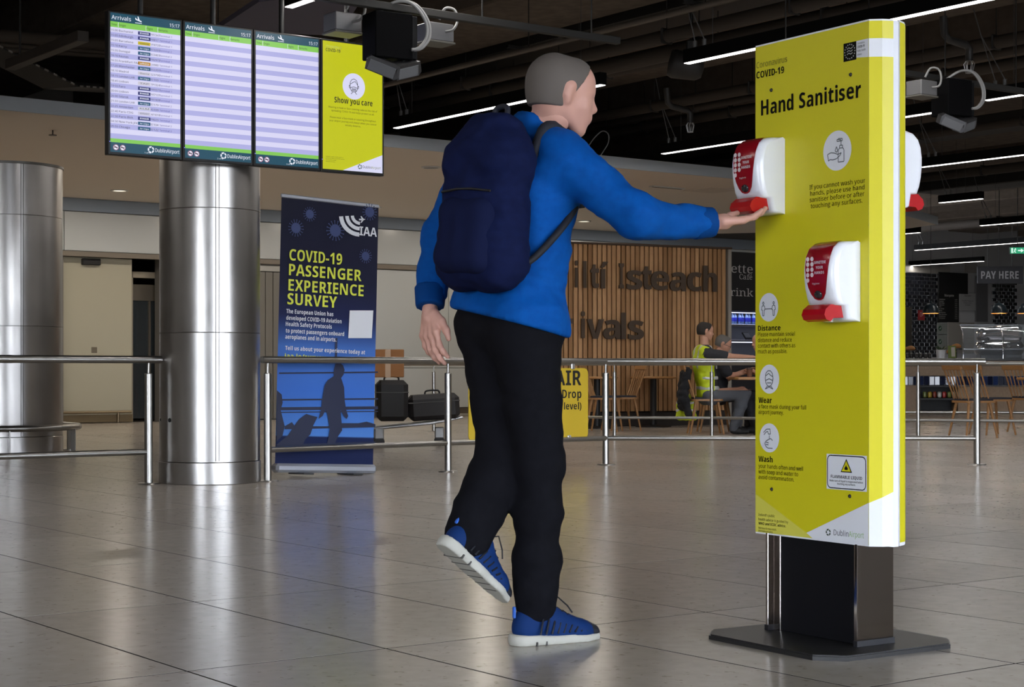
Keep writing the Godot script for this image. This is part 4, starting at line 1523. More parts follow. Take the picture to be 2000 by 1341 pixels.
# ---------------------------------------------------------------- roll-up banner
func build_banner():
	var l0 = Vector3(-1.846, 0, -13.24)
	var r0 = Vector3(-1.106, 0, -13.77)
	var u = (r0 - l0).normalized()
	var w = (r0 - l0).length() - 0.01
	var up = (Vector3.UP + u * 0.043 - u.cross(Vector3.UP) * 0.03).normalized()
	var side = (u - up * u.dot(up)).normalized()
	var xf = Transform3D(Basis(side, up, side.cross(up)), (l0 + r0) / 2 + Vector3(0, 0.02, 0))
	var o = thing("roll_up_banner", "navy roll-up banner inviting passengers to a survey", "banner", xf)
	var alu = mat(color(186, 190, 200), 0.35, 0.6)
	var st = begin()
	box(st, Vector3(0, 0.035, 0), Vector3(w, 0.07, 0.11), Basis(), 0.02)
	part("base", st, alu, o)
	for s in [-1, 1]:
		st = begin()
		box(st, Vector3(s * 0.22, -0.006, 0.02), Vector3(0.09, 0.014, 0.26), Basis(), 0.004)
		part("foot", st, mat(color(60, 60, 62), 0.5), o)
	var h = 2.14
	st = begin()
	box(st, Vector3(0, h + 0.012, 0), Vector3(w - 0.01, 0.03, 0.02), Basis(), 0.006)
	part("top_bar", st, alu, o)
	st = begin()
	tube(st, [Vector3(0, 0.05, -0.04), Vector3(0, h + 0.03, -0.03)], 0.01, 8)
	part("pole", st, alu, o)
	# the sheet, faintly waved, with its printed ground as a colour ramp from navy to blue and back
	var hw = w / 2 - 0.012
	var g = Gradient.new()
	g.offsets = PackedFloat32Array([0.0, 0.3, 0.44, 0.56, 0.72, 0.895, 0.9, 1.0])
	g.colors = PackedColorArray([color(32, 33, 50), color(30, 32, 54), color(36, 42, 80), color(72, 114, 190), color(66, 116, 206), color(84, 136, 214), color(30, 40, 80), color(28, 38, 78)])
	var gt = GradientTexture2D.new()
	gt.gradient = g
	gt.width = 8
	gt.height = 512
	gt.fill_from = Vector2(0, 0)
	gt.fill_to = Vector2(0, 1)
	var sheet = StandardMaterial3D.new()
	sheet.albedo_texture = gt
	sheet.roughness = 0.5
	sheet.metallic_specular = 0.25
	st = begin()
	st.set_smooth_group(0)
	for i in 24:
		for q in [[i, 0], [i + 1, 0], [i + 1, 1], [i, 0], [i + 1, 1], [i, 1]]:
			var fx = q[0] / 24.0
			st.set_uv(Vector2(fx, 1.0 - q[1]))
			st.add_vertex(Vector3(lerpf(-hw, hw, fx), lerpf(0.07, h, q[1]), 0.004 * sin(fx * 7.0) + 0.004 * fx))
	part("sheet", st, sheet, o)
	# print, placed as in the photograph
	var f = Transform3D(xf.basis, xf * Vector3(0, 0, 0.012))
	var l = Transform3D(Basis(), Vector3(0, 0, 0.012))
	var P = func(x, y): return on(f, x, y)
	var Q = func(pts):
		var out = []
		for p in pts:
			out.append(on(f, p[0], p[1]))
		return out
	st = begin()
	var put = func(s2, words, xa, ya, xb, cap, font):
		var p = on(f, xa, ya)
		var q = on(f, xb, ya + (xb - xa) * 0.012)
		letters(s2, words, l, p.x, p.y, q.x - p.x, on(f, xa, ya - cap).y - p.y, font, 0.001)
	for q in [["COVID-19", 565, 508, 668, 22], ["PASSENGER", 564, 537, 706, 22], ["EXPERIENCE", 563, 567, 710, 22], ["SURVEY", 561, 594, 658, 22]]:
		put.call(st, q[0], q[1], q[2], q[3], q[4], bold)
	put.call(st, "iaa.ie/survey", 556, 698, 636, 8, bold)
	part("yellow_print", st, mat(color(216, 222, 70), 0.5), o)
	st = begin()
	for q in [["The European Union has", 559, 611, 651], ["developed COVID-19 Aviation", 559, 624, 667], ["Health Safety Protocols", 558, 636, 648], ["to protect passengers onboard", 558, 649, 672], ["aeroplanes and in airports.", 557, 661, 657], ["Tell us about your experience today at", 557, 683, 713]]:
		put.call(st, q[0], q[1], q[2], q[3], 8.0, bold)
	put.call(st, "IAA", 702, 459, 736, 17, bold)
	flat(st, Q.call([[683, 606], [729, 606], [726, 660], [680, 660]]), l, 0.001)
	# the curved mark and the small aeroplane over it
	for r in [[13, 19], [23, 30], [34, 42]]:
		var arc = []
		for k in 10:
			var an = lerpf(PI * 0.98, PI * 0.52, k / 9.0)
			arc.append([704 + cos(an) * r[1], 420 + sin(an) * r[1]])
		for k in 10:
			var an = lerpf(PI * 0.52, PI * 0.98, k / 9.0)
			arc.append([704 + cos(an) * r[0], 420 + sin(an) * r[0]])
		flat(st, Q.call(arc), l, 0.001)
	flat(st, Q.call([[701, 427], [706, 427], [704, 422], [706, 422], [710, 427], [714, 428], [710, 430], [706, 435], [704, 435], [706, 430], [701, 430]]), l, 0.001)
	part("white_print", st, mat(color(222, 224, 230), 0.5), o)
	# spiky spheres in dull blue
	for q in [[605, 418, 12, 0.0], [578, 445, 14, 0.3], [722, 414, 14, 0.1], [655, 450, 17, 0.5], [714, 500, 12, 0.2]]:
		st = begin()
		var c = P.call(q[0], q[1])
		var r = q[2] / 246.0
		flat(st, disc(c, r * 0.72, r * 0.72, 20), l, 0.0005)
		for k in 16:
			var an = TAU * k / 16 + q[3]
			line(st, l, [c + Vector2.from_angle(an) * r * 0.7, c + Vector2.from_angle(an) * r * 1.1], r * 0.09, 0.0005)
			flat(st, disc(c + Vector2.from_angle(an) * r * 1.12, r * 0.09, r * 0.09, 6), l, 0.0005)
		part("sphere_print", st, mat(color(52, 66, 112), 0.5), o)
	# the printed picture: glazing bars, distant buildings, travellers in silhouette
	st = begin()
	flat(st, Q.call([[655, 660], [659, 660], [658, 705], [654, 705]]), l, 0.0007)
	for q in [[726, 3], [778, 3], [794, 6], [803, 2]]:
		flat(st, Q.call([[545, q[0] + 1], [738, q[0] - 1], [738, q[0] - 1 + q[1]], [545, q[0] + 1 + q[1]]]), l, 0.0007)
	flat(st, Q.call([[540, 868], [733, 862], [732, 872], [538, 880]]), l, 0.0007)
	flat(st, Q.call([[556, 832], [570, 824], [576, 832], [640, 832], [660, 826], [700, 826], [716, 823], [733, 828], [733, 834], [556, 838]]), l, 0.0007)
	flat(st, Q.call([[655, 710], [663, 708], [670, 713], [673, 722], [671, 731], [666, 738], [668, 743], [672, 756], [673, 780], [676, 800], [680, 812], [677, 818], [671, 812], [665, 800], [667, 824], [668, 840], [660, 852], [653, 868], [637, 872], [641, 856], [644, 838], [640, 812], [636, 800], [630, 812], [622, 818], [627, 800], [630, 774], [634, 752], [640, 742], [652, 734], [652, 722]]), l, 0.0009)
	flat(st, Q.call([[541, 762], [550, 770], [552, 786], [548, 800], [556, 832], [552, 850], [540, 862]]), l, 0.0009)
	flat(st, Q.call([[540, 868], [562, 850], [574, 832], [584, 818], [598, 808], [612, 812], [620, 814], [612, 830], [606, 848], [596, 858], [590, 872], [560, 876]]), l, 0.0009)
	part("silhouette_print", st, mat(color(26, 34, 66), 0.5), o)

# ---------------------------------------------------------------- handrails
func rail_section(pts, posts, label, r, from_ext, to_ext, lower := true):
	# pts: ground points of the run; posts: ground points of uprights
	var o = thing("handrail", label, "handrail", Transform3D(Basis(), pts[0]), "steel handrails across the hall")
	var steel = steel_tube()
	var up = Vector3(0, 0.905, 0)
	var low = Vector3(0, 0.235, 0)
	var loc = []
	for p in pts:
		loc.append(p - pts[0])
	var d0 = (loc[0] - loc[1]).normalized()
	var d1 = (loc[-1] - loc[-2]).normalized()
	var run = loc.duplicate()
	run[0] += d0 * from_ext
	run[-1] += d1 * to_ext
	for k in run.size() - 1:
		var st = begin()
		tube(st, [run[k] + up, run[k + 1] + up], r, 14)
		part("top_rail", st, steel, o)
		st = begin()
		var m = run[k].lerp(run[k + 1], 0.5) + up
		var dir = (run[k + 1] - run[k]).normalized()
		tube(st, [m - dir * 0.04, m + dir * 0.04], r + 0.0012, 14)
		part("joint_sleeve", st, steel, o)
		if lower:
			st = begin()
			tube(st, [loc[k] + low, loc[k + 1] + low], r * 0.8, 12)
			part("lower_rail", st, steel, o)
	for p in posts:
		var q = p - pts[0]
		var st = begin()
		lathe(st, [Vector2(0, 0.002), Vector2(r * 1.05, 0.002), Vector2(r * 1.05, 0.8), Vector2(r * 0.9, 0.806), Vector2(0, 0.806)], 16, Transform3D(Basis(), q))
		var post = part("post", st, steel, o)
		st = begin()
		tube(st, [q + Vector3(0, 0.8, 0), q + up], r * 0.36, 8)
		part("pin", st, steel, post)
		st = begin()
		lathe(st, [Vector2(0, 0.012), Vector2(0.075, 0.01), Vector2(0.082, 0.0)], 20, Transform3D(Basis(), q))
		part("flange", st, steel, post)
	return o

func gd(x, d):
	return Vector3((x - 1000.0) / FOCAL * d, 0, -d)

func build_rails():
	var a = [gd(-330, 11.1), gd(290, 12.47)]
	rail_section([a[1], a[0]], [a[1], gd(-180, 11.4)], "steel handrail running into the round steel column, its far side empty", 0.028, 0.1, 0.0)
	var p = [gd(523, 12.75), gd(875, 13.97), gd(1183, 14.95)]
	rail_section(p, p.slice(0, 2), "steel handrail in front of the roll-up banner, carrying the yellow sign", 0.027, 0.05, 0.0)
	var q = [gd(1183, 14.97), gd(1545, 14.97), gd(1908, 14.97)]
	rail_section(q, q, "steel handrail passing behind the yellow stand", 0.027, 0.0, 0.07)
	var f = [gd(847, 23.0), gd(1200, 21.4), gd(1390, 21.3), gd(1793, 20.3), gd(2080, 19.9)]
	rail_section(f, f, "thin steel handrail before the cafe tables", 0.022, 1.0, 0.0)
	var g = [gd(1740, 24.1), gd(2100, 23.9)]
	rail_section(g, [gd(1700, 24.1), gd(2100, 23.9)], "thin steel handrail close to the cafe counter", 0.022, 0.0, 0.0)

func build_rail_sign():
	var p0 = gd(875, 13.97)
	var p1 = gd(1183, 14.95)
	var u = (p1 - p0).normalized()
	var xf = Transform3D(Basis(u, Vector3.UP, u.cross(Vector3.UP)), p0 + u.cross(Vector3.UP) * 0.0)
	var a = on(xf, 915, 716)
	var b = on(xf, 1148, 855)
	var o = thing("rail_sign", "yellow sign with rounded corners clipped between the handrail bars", "sign", xf)
	var st = begin()
	prism(st, rounded(a.x, b.y, b.x, a.y - 0.01, 0.045, 6), -0.004, 0.004)
	part("plate", st, mat(color(206, 176, 48), 0.4), o)
	st = begin()
	var l = Transform3D()
	var w = b.x - a.x
	letters(st, "AIR", l, b.x - 0.075 - 0.29, on(xf, 1130, 752).y, 0.29, 0.125, bold, 0.0055)
	letters(st, "Bag Drop", l, b.x - 0.075 - 0.4, on(xf, 1130, 777).y, 0.4, 0.072, bold, 0.0055)
	letters(st, "(next level)", l, b.x - 0.075 - 0.4, on(xf, 1130, 799).y, 0.4, 0.058, bold, 0.0055)
	rect(st, on(xf, 934, 800).x, on(xf, 934, 800).y, on(xf, 934, 800).x + 0.34, on(xf, 934, 800).y + 0.3, 0.0055)
	part("black_print", st, mat(color(28, 26, 22), 0.5), o)
	for q in [[1118, 715], [952, 716], [950, 858], [1111, 855]]:
		var p = on(xf, q[0], q[1])
		st = begin()
		box(st, Vector3(p.x, p.y, 0), Vector3(0.038, 0.05, 0.03), Basis(), 0.006)
		part("clip", st, mat(color(200, 200, 200), 0.3, 0.7), o)

# ---------------------------------------------------------------- people
func head_bones(c, fw, up, s := 1.0):
	# c: middle of the head at eye level; fw: where the face looks
	var sd = fw.cross(up).normalized()
	var P = func(f, u, r): return c + (fw * f + up * u + sd * r) * s
	var out = []
	out.append([P.call(-0.03, 0.03, 0), 0.084 * s, P.call(0.02, 0.035, 0), 0.076 * s])
	out.append([P.call(-0.03, -0.01, 0), 0.07 * s, P.call(0.03, -0.02, 0), 0.062 * s])
	for q in [-1, 1]:
		out.append([P.call(-0.005, -0.045, q * 0.04), 0.024 * s, P.call(0.055, -0.092, q * 0.014), 0.018 * s])
		out.append([P.call(0.05, -0.03, q * 0.035), 0.028 * s, P.call(0.06, -0.06, q * 0.02), 0.026 * s])
		out.append([P.call(0.079, 0.018, q * 0.014), 0.012 * s, P.call(0.066, 0.02, q * 0.042), 0.011 * s])
		out.append([P.call(-0.008, 0.018, q * 0.077), 0.011 * s, P.call(-0.012, -0.025, q * 0.072), 0.009 * s])
		out.append([P.call(-0.018, 0.012, q * 0.081), 0.007 * s, P.call(-0.02, -0.01, q * 0.08), 0.006 * s])
	out.append([P.call(0.065, -0.09, 0), 0.02 * s, P.call(0.066, -0.098, 0), 0.018 * s])
	out.append([P.call(0.084, 0.008, 0), 0.008 * s, P.call(0.104, -0.026, 0), 0.012 * s])
	out.append([P.call(0.092, -0.03, -0.01), 0.008 * s, P.call(0.092, -0.03, 0.01), 0.008 * s])
	out.append([P.call(0.084, -0.053, -0.016), 0.007 * s, P.call(0.084, -0.053, 0.016), 0.007 * s])
	out.append([P.call(0.082, -0.064, -0.013), 0.008 * s, P.call(0.082, -0.064, 0.013), 0.008 * s])
	return out

func face_parts(o, c, fw, up, skin_dark, s := 1.0):
	var sd = fw.cross(up).normalized()
	for q in [-1, 1]:
		var st = begin()
		var p = c + (fw * 0.073 + up * 0.0 + sd * q * 0.03) * s
		lathe(st, [Vector2(0, 0.006), Vector2(0.007, 0.004), Vector2(0.011, 0.0)], 12, Transform3D(Basis(sd, fw, sd.cross(fw)).scaled(Vector3.ONE * s), p), false)
		var e = part("eye", st, mat(color(205, 200, 195), 0.2), o)
		st = begin()
		lathe(st, [Vector2(0, 0.0075), Vector2(0.0045, 0.006)], 10, Transform3D(Basis(sd, fw, sd.cross(fw)).scaled(Vector3.ONE * s), p), false)
		part("iris", st, mat(color(50, 44, 40), 0.2), e)
		st = begin()
		tube(st, [c + (fw * 0.086 + up * 0.026 + sd * q * 0.014) * s, c + (fw * 0.076 + up * 0.028 + sd * q * 0.044) * s], 0.004 * s, 6)
		part("eyebrow", st, skin_dark, o)

func hair_on(o, c, fw, up, material, s := 1.0, low := -0.045, front := 0.045):
	var st = begin()
	var bones = [[c + (fw * -0.034 + up * 0.034) * s, 0.088 * s, c + (fw * 0.016 + up * 0.038) * s, 0.08 * s], [c + (fw * -0.04 - up * 0.01) * s, 0.074 * s, c + (fw * -0.03 - up * 0.01) * s, 0.074 * s]]
	var n1 = (fw * 0.86 - up * 0.5).normalized()
	nets(st, bones, 0.005 * s, 0.02, [[c + (fw * front + up * 0.06) * s, n1], [c + up * low * s, -up]])
	return part("hair", st, material, o)

func hand_bones(w, dir, back, thumb, size := 1.0, curl := 0.25, spread := 0.12):
	# w: wrist; dir: towards the fingertips; back: out of the back of the hand; thumb: side the thumb is on
	var out = []
	var z = 0.0
	var names = [[0.034, 0.085, [0.042, 0.025, 0.02]], [0.012, 0.09, [0.046, 0.029, 0.022]], [-0.011, 0.087, [0.042, 0.027, 0.021]], [-0.032, 0.078, [0.033, 0.02, 0.018]]]
	out.append([w, 0.024 * size, w + dir * 0.03 * size, 0.025 * size])
	for f in names:
		var k = w + (dir * f[1] + thumb * f[0]) * size
		out.append([w + (dir * 0.02 + thumb * f[0] * 0.6) * size, 0.014 * size, k, 0.0115 * size])
		var p = k
		var an = curl
		var d0 = (dir + thumb * f[0] * spread * 20.0 * 0.12).normalized()
		for g in 3:
			var d = d0 * cos(an) - back * sin(an)
			var q = p + d * f[2][g] * size
			out.append([p, (0.0095 - g * 0.0009) * size, q, (0.0088 - g * 0.0009) * size])
			p = q
			an += curl * (1.3 if g == 0 else 1.0)
	# the thumb leaves the side of the palm near its base
	var t0 = w + (dir * 0.025 + thumb * 0.026) * size
	var t1 = t0 + (dir * 0.028 + thumb * 0.022 - back * 0.01) * size
	var t2 = t1 + (dir * 0.03 + thumb * 0.01 - back * 0.01) * size
	var t3 = t2 + (dir * 0.026 + thumb * 0.002 - back * 0.008) * size
	out.append([t0, 0.015 * size, t1, 0.012 * size])
	out.append([t1, 0.0115 * size, t2, 0.0105 * size])
	out.append([t2, 0.0105 * size, t3, 0.008 * size])
	return out

func grown(bones, by):
	var out = []
	for q in bones:
		out.append([q[0], q[1] + by, q[2], q[3] + by])
	return out

func torso_bones(J, g := 0.0):
	var hip = (J.hl + J.hr) / 2
	var sh = (J.sl + J.sr) / 2
	var out = []
	var across = (J.sr - J.sl).normalized()
	out.append([J.hl.lerp(hip, 0.25), 0.105 + g, J.hr.lerp(hip, 0.25), 0.105 + g])
	for s in [-1, 1]:
		out.append([hip + across * s * 0.055 + (sh - hip) * 0.08, 0.105 + g, hip.lerp(sh, 0.42) + across * s * 0.055, 0.1 + g])
		out.append([hip.lerp(sh, 0.42) + across * s * 0.055, 0.1 + g, hip.lerp(sh, 0.8) + across * s * 0.075, 0.112 + g])
	out.append([J.sl.lerp(sh, 0.12), 0.066 + g, J.sr.lerp(sh, 0.12), 0.066 + g])
	out.append([J.sl.lerp(sh, 0.3) + (J.neck - sh) * 0.25, 0.06 + g, J.neck, 0.05 + g])
	out.append([J.sr.lerp(sh, 0.3) + (J.neck - sh) * 0.25, 0.06 + g, J.neck, 0.05 + g])
	return out

func arm_bones(s, e, w, g := 0.0):
	return [[s, 0.056 + g, e, 0.043 + g], [e, 0.043 + g, w, 0.029 + g]]

func leg_bones(h, k, a, g := 0.0):
	return [[h, 0.092 + g, k, 0.06 + g], [k, 0.058 + g, k.lerp(a, 0.35), 0.057 + g], [k.lerp(a, 0.35), 0.057 + g, a, 0.038 + g]]

func build_traveller():
	var base = pt(1060, 1255, 5.2)
	var o = thing("person", "person in a bright blue jacket striding past, hand out to the upper dispenser", "person", Transform3D(Basis(), Vector3(base.x, 0, base.z)))
	var L = func(x, y, d): return pt(x, y, d) - o.position
	var J = {"sl": L.call(932, 318, 5.37), "sr": L.call(1108, 318, 5.11), "hl": L.call(965, 632, 5.31), "hr": L.call(1026, 640, 5.17), "neck": L.call(1043, 262, 5.23)}
	var el = L.call(866, 460, 5.42)
	var wl = L.call(840, 592, 5.36)
	var er = L.call(1248, 425, 5.06)
	var wr = L.call(1386, 434, 5.2)
	var kl = L.call(985, 885, 5.24)
	var al = L.call(912, 1052, 5.1)
	var kr = L.call(1054, 905, 5.16)
	var ar = L.call(1046, 1180, 5.2)
	var hc = L.call(1100, 186, 5.19)
	var fw = Vector3(0.93, -0.12, -0.35).normalized()
	var up = (Vector3(0.1, 1, 0) - fw * fw.dot(Vector3(0.1, 1, 0))).normalized()
	var skin = mat(color(196, 148, 132), 0.55)
	var st = begin()
	var bones = torso_bones(J, -0.012) + arm_bones(J.sl, el, wl, -0.002) + arm_bones(J.sr, er, wr, -0.002) + leg_bones(J.hl, kl, al, -0.01) + leg_bones(J.hr, kr, ar, -0.01)
	bones.append([J.neck, 0.056, hc - fw * 0.015 - up * 0.06, 0.054])
	nets(st, bones, 0.012, 0.035)
	nets(st, head_bones(hc, fw, up) + [[J.neck, 0.05, hc - fw * 0.02 - up * 0.05, 0.052]], 0.004, 0.018)
	# right hand: palm up under the dispenser's bar
	var rd = (L.call(1500, 428, 5.27) - wr).normalized()
	var rb = (Vector3(0, -1, 0) - rd * rd.dot(Vector3(0, -1, 0))).normalized()
	nets(st, hand_bones(wr + rd * 0.02, rd, rb, rd.cross(rb), 1.0, 0.2), 0.0034, 0.009)
	# left hand: hanging, fingers slightly curled
	var ld = (L.call(838, 690, 5.3) - wl).normalized()
	var lb = (Vector3(-0.75, 0, 0.66) - ld * ld.dot(Vector3(-0.75, 0, 0.66))).normalized()
	nets(st, hand_bones(wl + ld * 0.02, ld, lb, lb.cross(ld), 1.02, 0.3), 0.0034, 0.009)
	part("body", st, skin, o)
	hair_on(o, hc, fw, up, mat(color(92, 84, 78), 0.8))
	face_parts(o, hc, fw, up, mat(color(96, 80, 70), 0.8))
	# jacket: torso and sleeves, collar, hem and cuffs
	var blue = grained(color(0, 66, 138), color(0, 80, 158), 0.8, 0.0, 0.02, Vector3(3, 3, 3), 31, 0.25)
	var jk = grown(torso_bones(J), 0.018) + grown(arm_bones(J.sl, el, wl - ld * 0.04), 0.02) + grown(arm_bones(J.sr, er, wr - rd * 0.04), 0.02)
	jk.append([J.neck + Vector3(0, -0.01, 0), 0.066, J.neck + Vector3(0.02, 0.045, 0), 0.062])
	jk.append([J.hl + Vector3(0, 0.03, 0), 0.142, J.hr + Vector3(0, 0.01, 0), 0.136])
	st = begin()
	nets(st, jk, 0.011, 0.035, [[(J.hl + J.hr) / 2 + Vector3(0, 0.008, 0), Vector3(-0.26, -0.965, 0)], [J.neck + Vector3(0.02, 0.05, 0), Vector3(0.3, 0.95, 0)]], 0.009)
	part("jacket", st, blue, o)
	var dark_blue = mat(color(0, 56, 118), 0.8, 0.0, 0.25)
	st = begin()
	nets(st, [[wl - ld * 0.05, 0.05, wl + ld * 0.004, 0.046]], 0.006, 0.01, [[wl + ld * 0.012, ld], [wl - ld * 0.055, -ld]])
	part("cuff", st, dark_blue, o)
	st = begin()
	nets(st, [[wr - rd * 0.05, 0.05, wr + rd * 0.004, 0.046]], 0.006, 0.01, [[wr + rd * 0.012, rd], [wr - rd * 0.055, -rd]])
	part("cuff", st, dark_blue, o)
	# trousers
	var black = grained(color(15, 15, 19), color(21, 21, 26), 0.9, 0.0, 0.02, Vector3(3, 3, 3), 33, 0.2)
	var tr = grown(leg_bones(J.hl, kl, al), 0.02) + grown(leg_bones(J.hr, kr, ar), 0.014)
	tr.append([J.hl, 0.122, J.hr, 0.116])
	for q in [[kr, ar], [kl, al]]:
		tr.append([q[0].lerp(q[1], 0.7), 0.075, q[0].lerp(q[1], 0.84), 0.07])
		tr.append([q[0].lerp(q[1], 0.9), 0.058, q[0].lerp(q[1], 1.02), 0.06])
	var sr = (ar - kr).normalized()
	var sl = (al - kl).normalized()
	st = begin()
	nets(st, tr, 0.011, 0.03, [[(J.hl + J.hr) / 2 + Vector3(0, 0.04, 0), Vector3(0.26, 0.965, 0)]], 0.007)
	part("trousers", st, black, o)
	# shoes
	running_shoe(o, Vector3(L.call(1046, 1255, 5.2).x, 0, L.call(1046, 1255, 5.2).z), Basis(Vector3.UP, 0.5), 1.0)
	var toe = (Vector3(0.62, -0.62, -0.45)).normalized()
	var side = toe.cross(Vector3.UP).normalized()
	running_shoe(o, al + sl * 0.075, Basis(toe, side.cross(toe), side), 1.0)
	build_backpack(J, o)

func running_shoe(o, p, bas, s):
	# x: towards the toe, y: up, z: to the wearer's right; the ankle stands over the origin
	var xf = Transform3D(bas.scaled(Vector3.ONE * s), p)
	var T = func(bones):
		var out = []
		for q in bones:
			out.append([xf * q[0], q[1] * s, xf * q[2], q[3] * s])
		return out
	var st = begin()
	var upn = xf.basis.y.normalized()
	nets(st, T.call([[Vector3(-0.035, 0.05, 0), 0.042, Vector3(0.06, 0.045, 0), 0.043], [Vector3(0.06, 0.04, 0), 0.043, Vector3(0.15, 0.028, 0.004), 0.036], [Vector3(0.15, 0.028, 0.004), 0.036, Vector3(0.19, 0.022, 0), 0.028], [Vector3(-0.03, 0.08, 0), 0.036, Vector3(0.03, 0.09, 0), 0.038], [Vector3(0.03, 0.085, 0), 0.036, Vector3(0.11, 0.052, 0), 0.03]]), 0.006, 0.02, [[xf * Vector3(0, 0.018, 0), -upn], [xf * Vector3(0.0, 0.112, 0), upn]])
	part("shoe_upper", st, mat(color(8, 42, 94), 0.75, 0.0, 0.3), o)
	st = begin()
	nets(st, T.call([[Vector3(-0.045, 0.018, 0), 0.044, Vector3(0.06, 0.012, 0), 0.046], [Vector3(0.06, 0.012, 0), 0.046, Vector3(0.15, 0.008, 0.004), 0.042], [Vector3(0.15, 0.008, 0.004), 0.042, Vector3(0.195, 0.008, 0), 0.03]]), 0.006, 0.015, [[xf * Vector3(0, 0.0, 0), -upn], [xf * Vector3(-0.06, 0.034, 0), (upn * 0.995 + xf.basis.x.normalized() * 0.05)]])
	part("shoe_sole", st, mat(color(176, 174, 164), 0.7), o)
	st = begin()
	for k in 6:
		var x = -0.02 + k * 0.034
		box(st, xf * Vector3(x, 0.006, 0), Vector3(0.004, 0.013, 0.099 - 0.006 * k) * s, bas)
	part("sole_groove", st, mat(color(70, 68, 66), 0.7), o)
	st = begin()
	for k in 9:
		var x = 0.0 + k * 0.021
		var w = 0.047 - k * 0.0014
		var h = 0.112 - k * 0.0078
		tube(st, [xf * Vector3(x - 0.012, 0.034, w + 0.006), xf * Vector3(x, h * 0.72, w), xf * Vector3(x + 0.012, h * 0.9, 0.014)], 0.0032 * s, 5)
		tube(st, [xf * Vector3(x - 0.012, 0.034, -w - 0.006), xf * Vector3(x, h * 0.72, -w), xf * Vector3(x + 0.012, h * 0.9, -0.014)], 0.0032 * s, 5)
	nets(st, T.call([[Vector3(0.17, 0.026, 0), 0.036, Vector3(0.195, 0.02, 0), 0.029]]), 0.006, 0.01, [[xf * Vector3(0, 0.018, 0), -upn], [xf * Vector3(0.165, 0, 0), -xf.basis.x.normalized()]])
	part("shoe_stripes", st, mat(color(14, 18, 30), 0.6), o)
	st = begin()
	for k in 4:
		var x = 0.05 + k * 0.02
		var h = 0.112 - k * 0.011
		tube(st, [xf * Vector3(x, h - 0.004, -0.02), xf * Vector3(x + 0.006, h + 0.004, 0), xf * Vector3(x + 0.012, h - 0.006, 0.02)], 0.003 * s, 5)
	tube(st, [xf * Vector3(0.045, 0.118, 0.0), xf * Vector3(0.07, 0.14, 0.01), xf * Vector3(0.1, 0.112, 0.02), xf * Vector3(0.115, 0.09, 0.024)], 0.0025 * s, 5)
	part("laces", st, mat(color(24, 24, 28), 0.7), o)
	st = begin()
	box(st, xf * Vector3(-0.074, 0.1, 0), Vector3(0.008, 0.036, 0.014) * s, bas, 0.003)
	part("pull_tab", st, mat(color(40, 96, 190), 0.6), o)

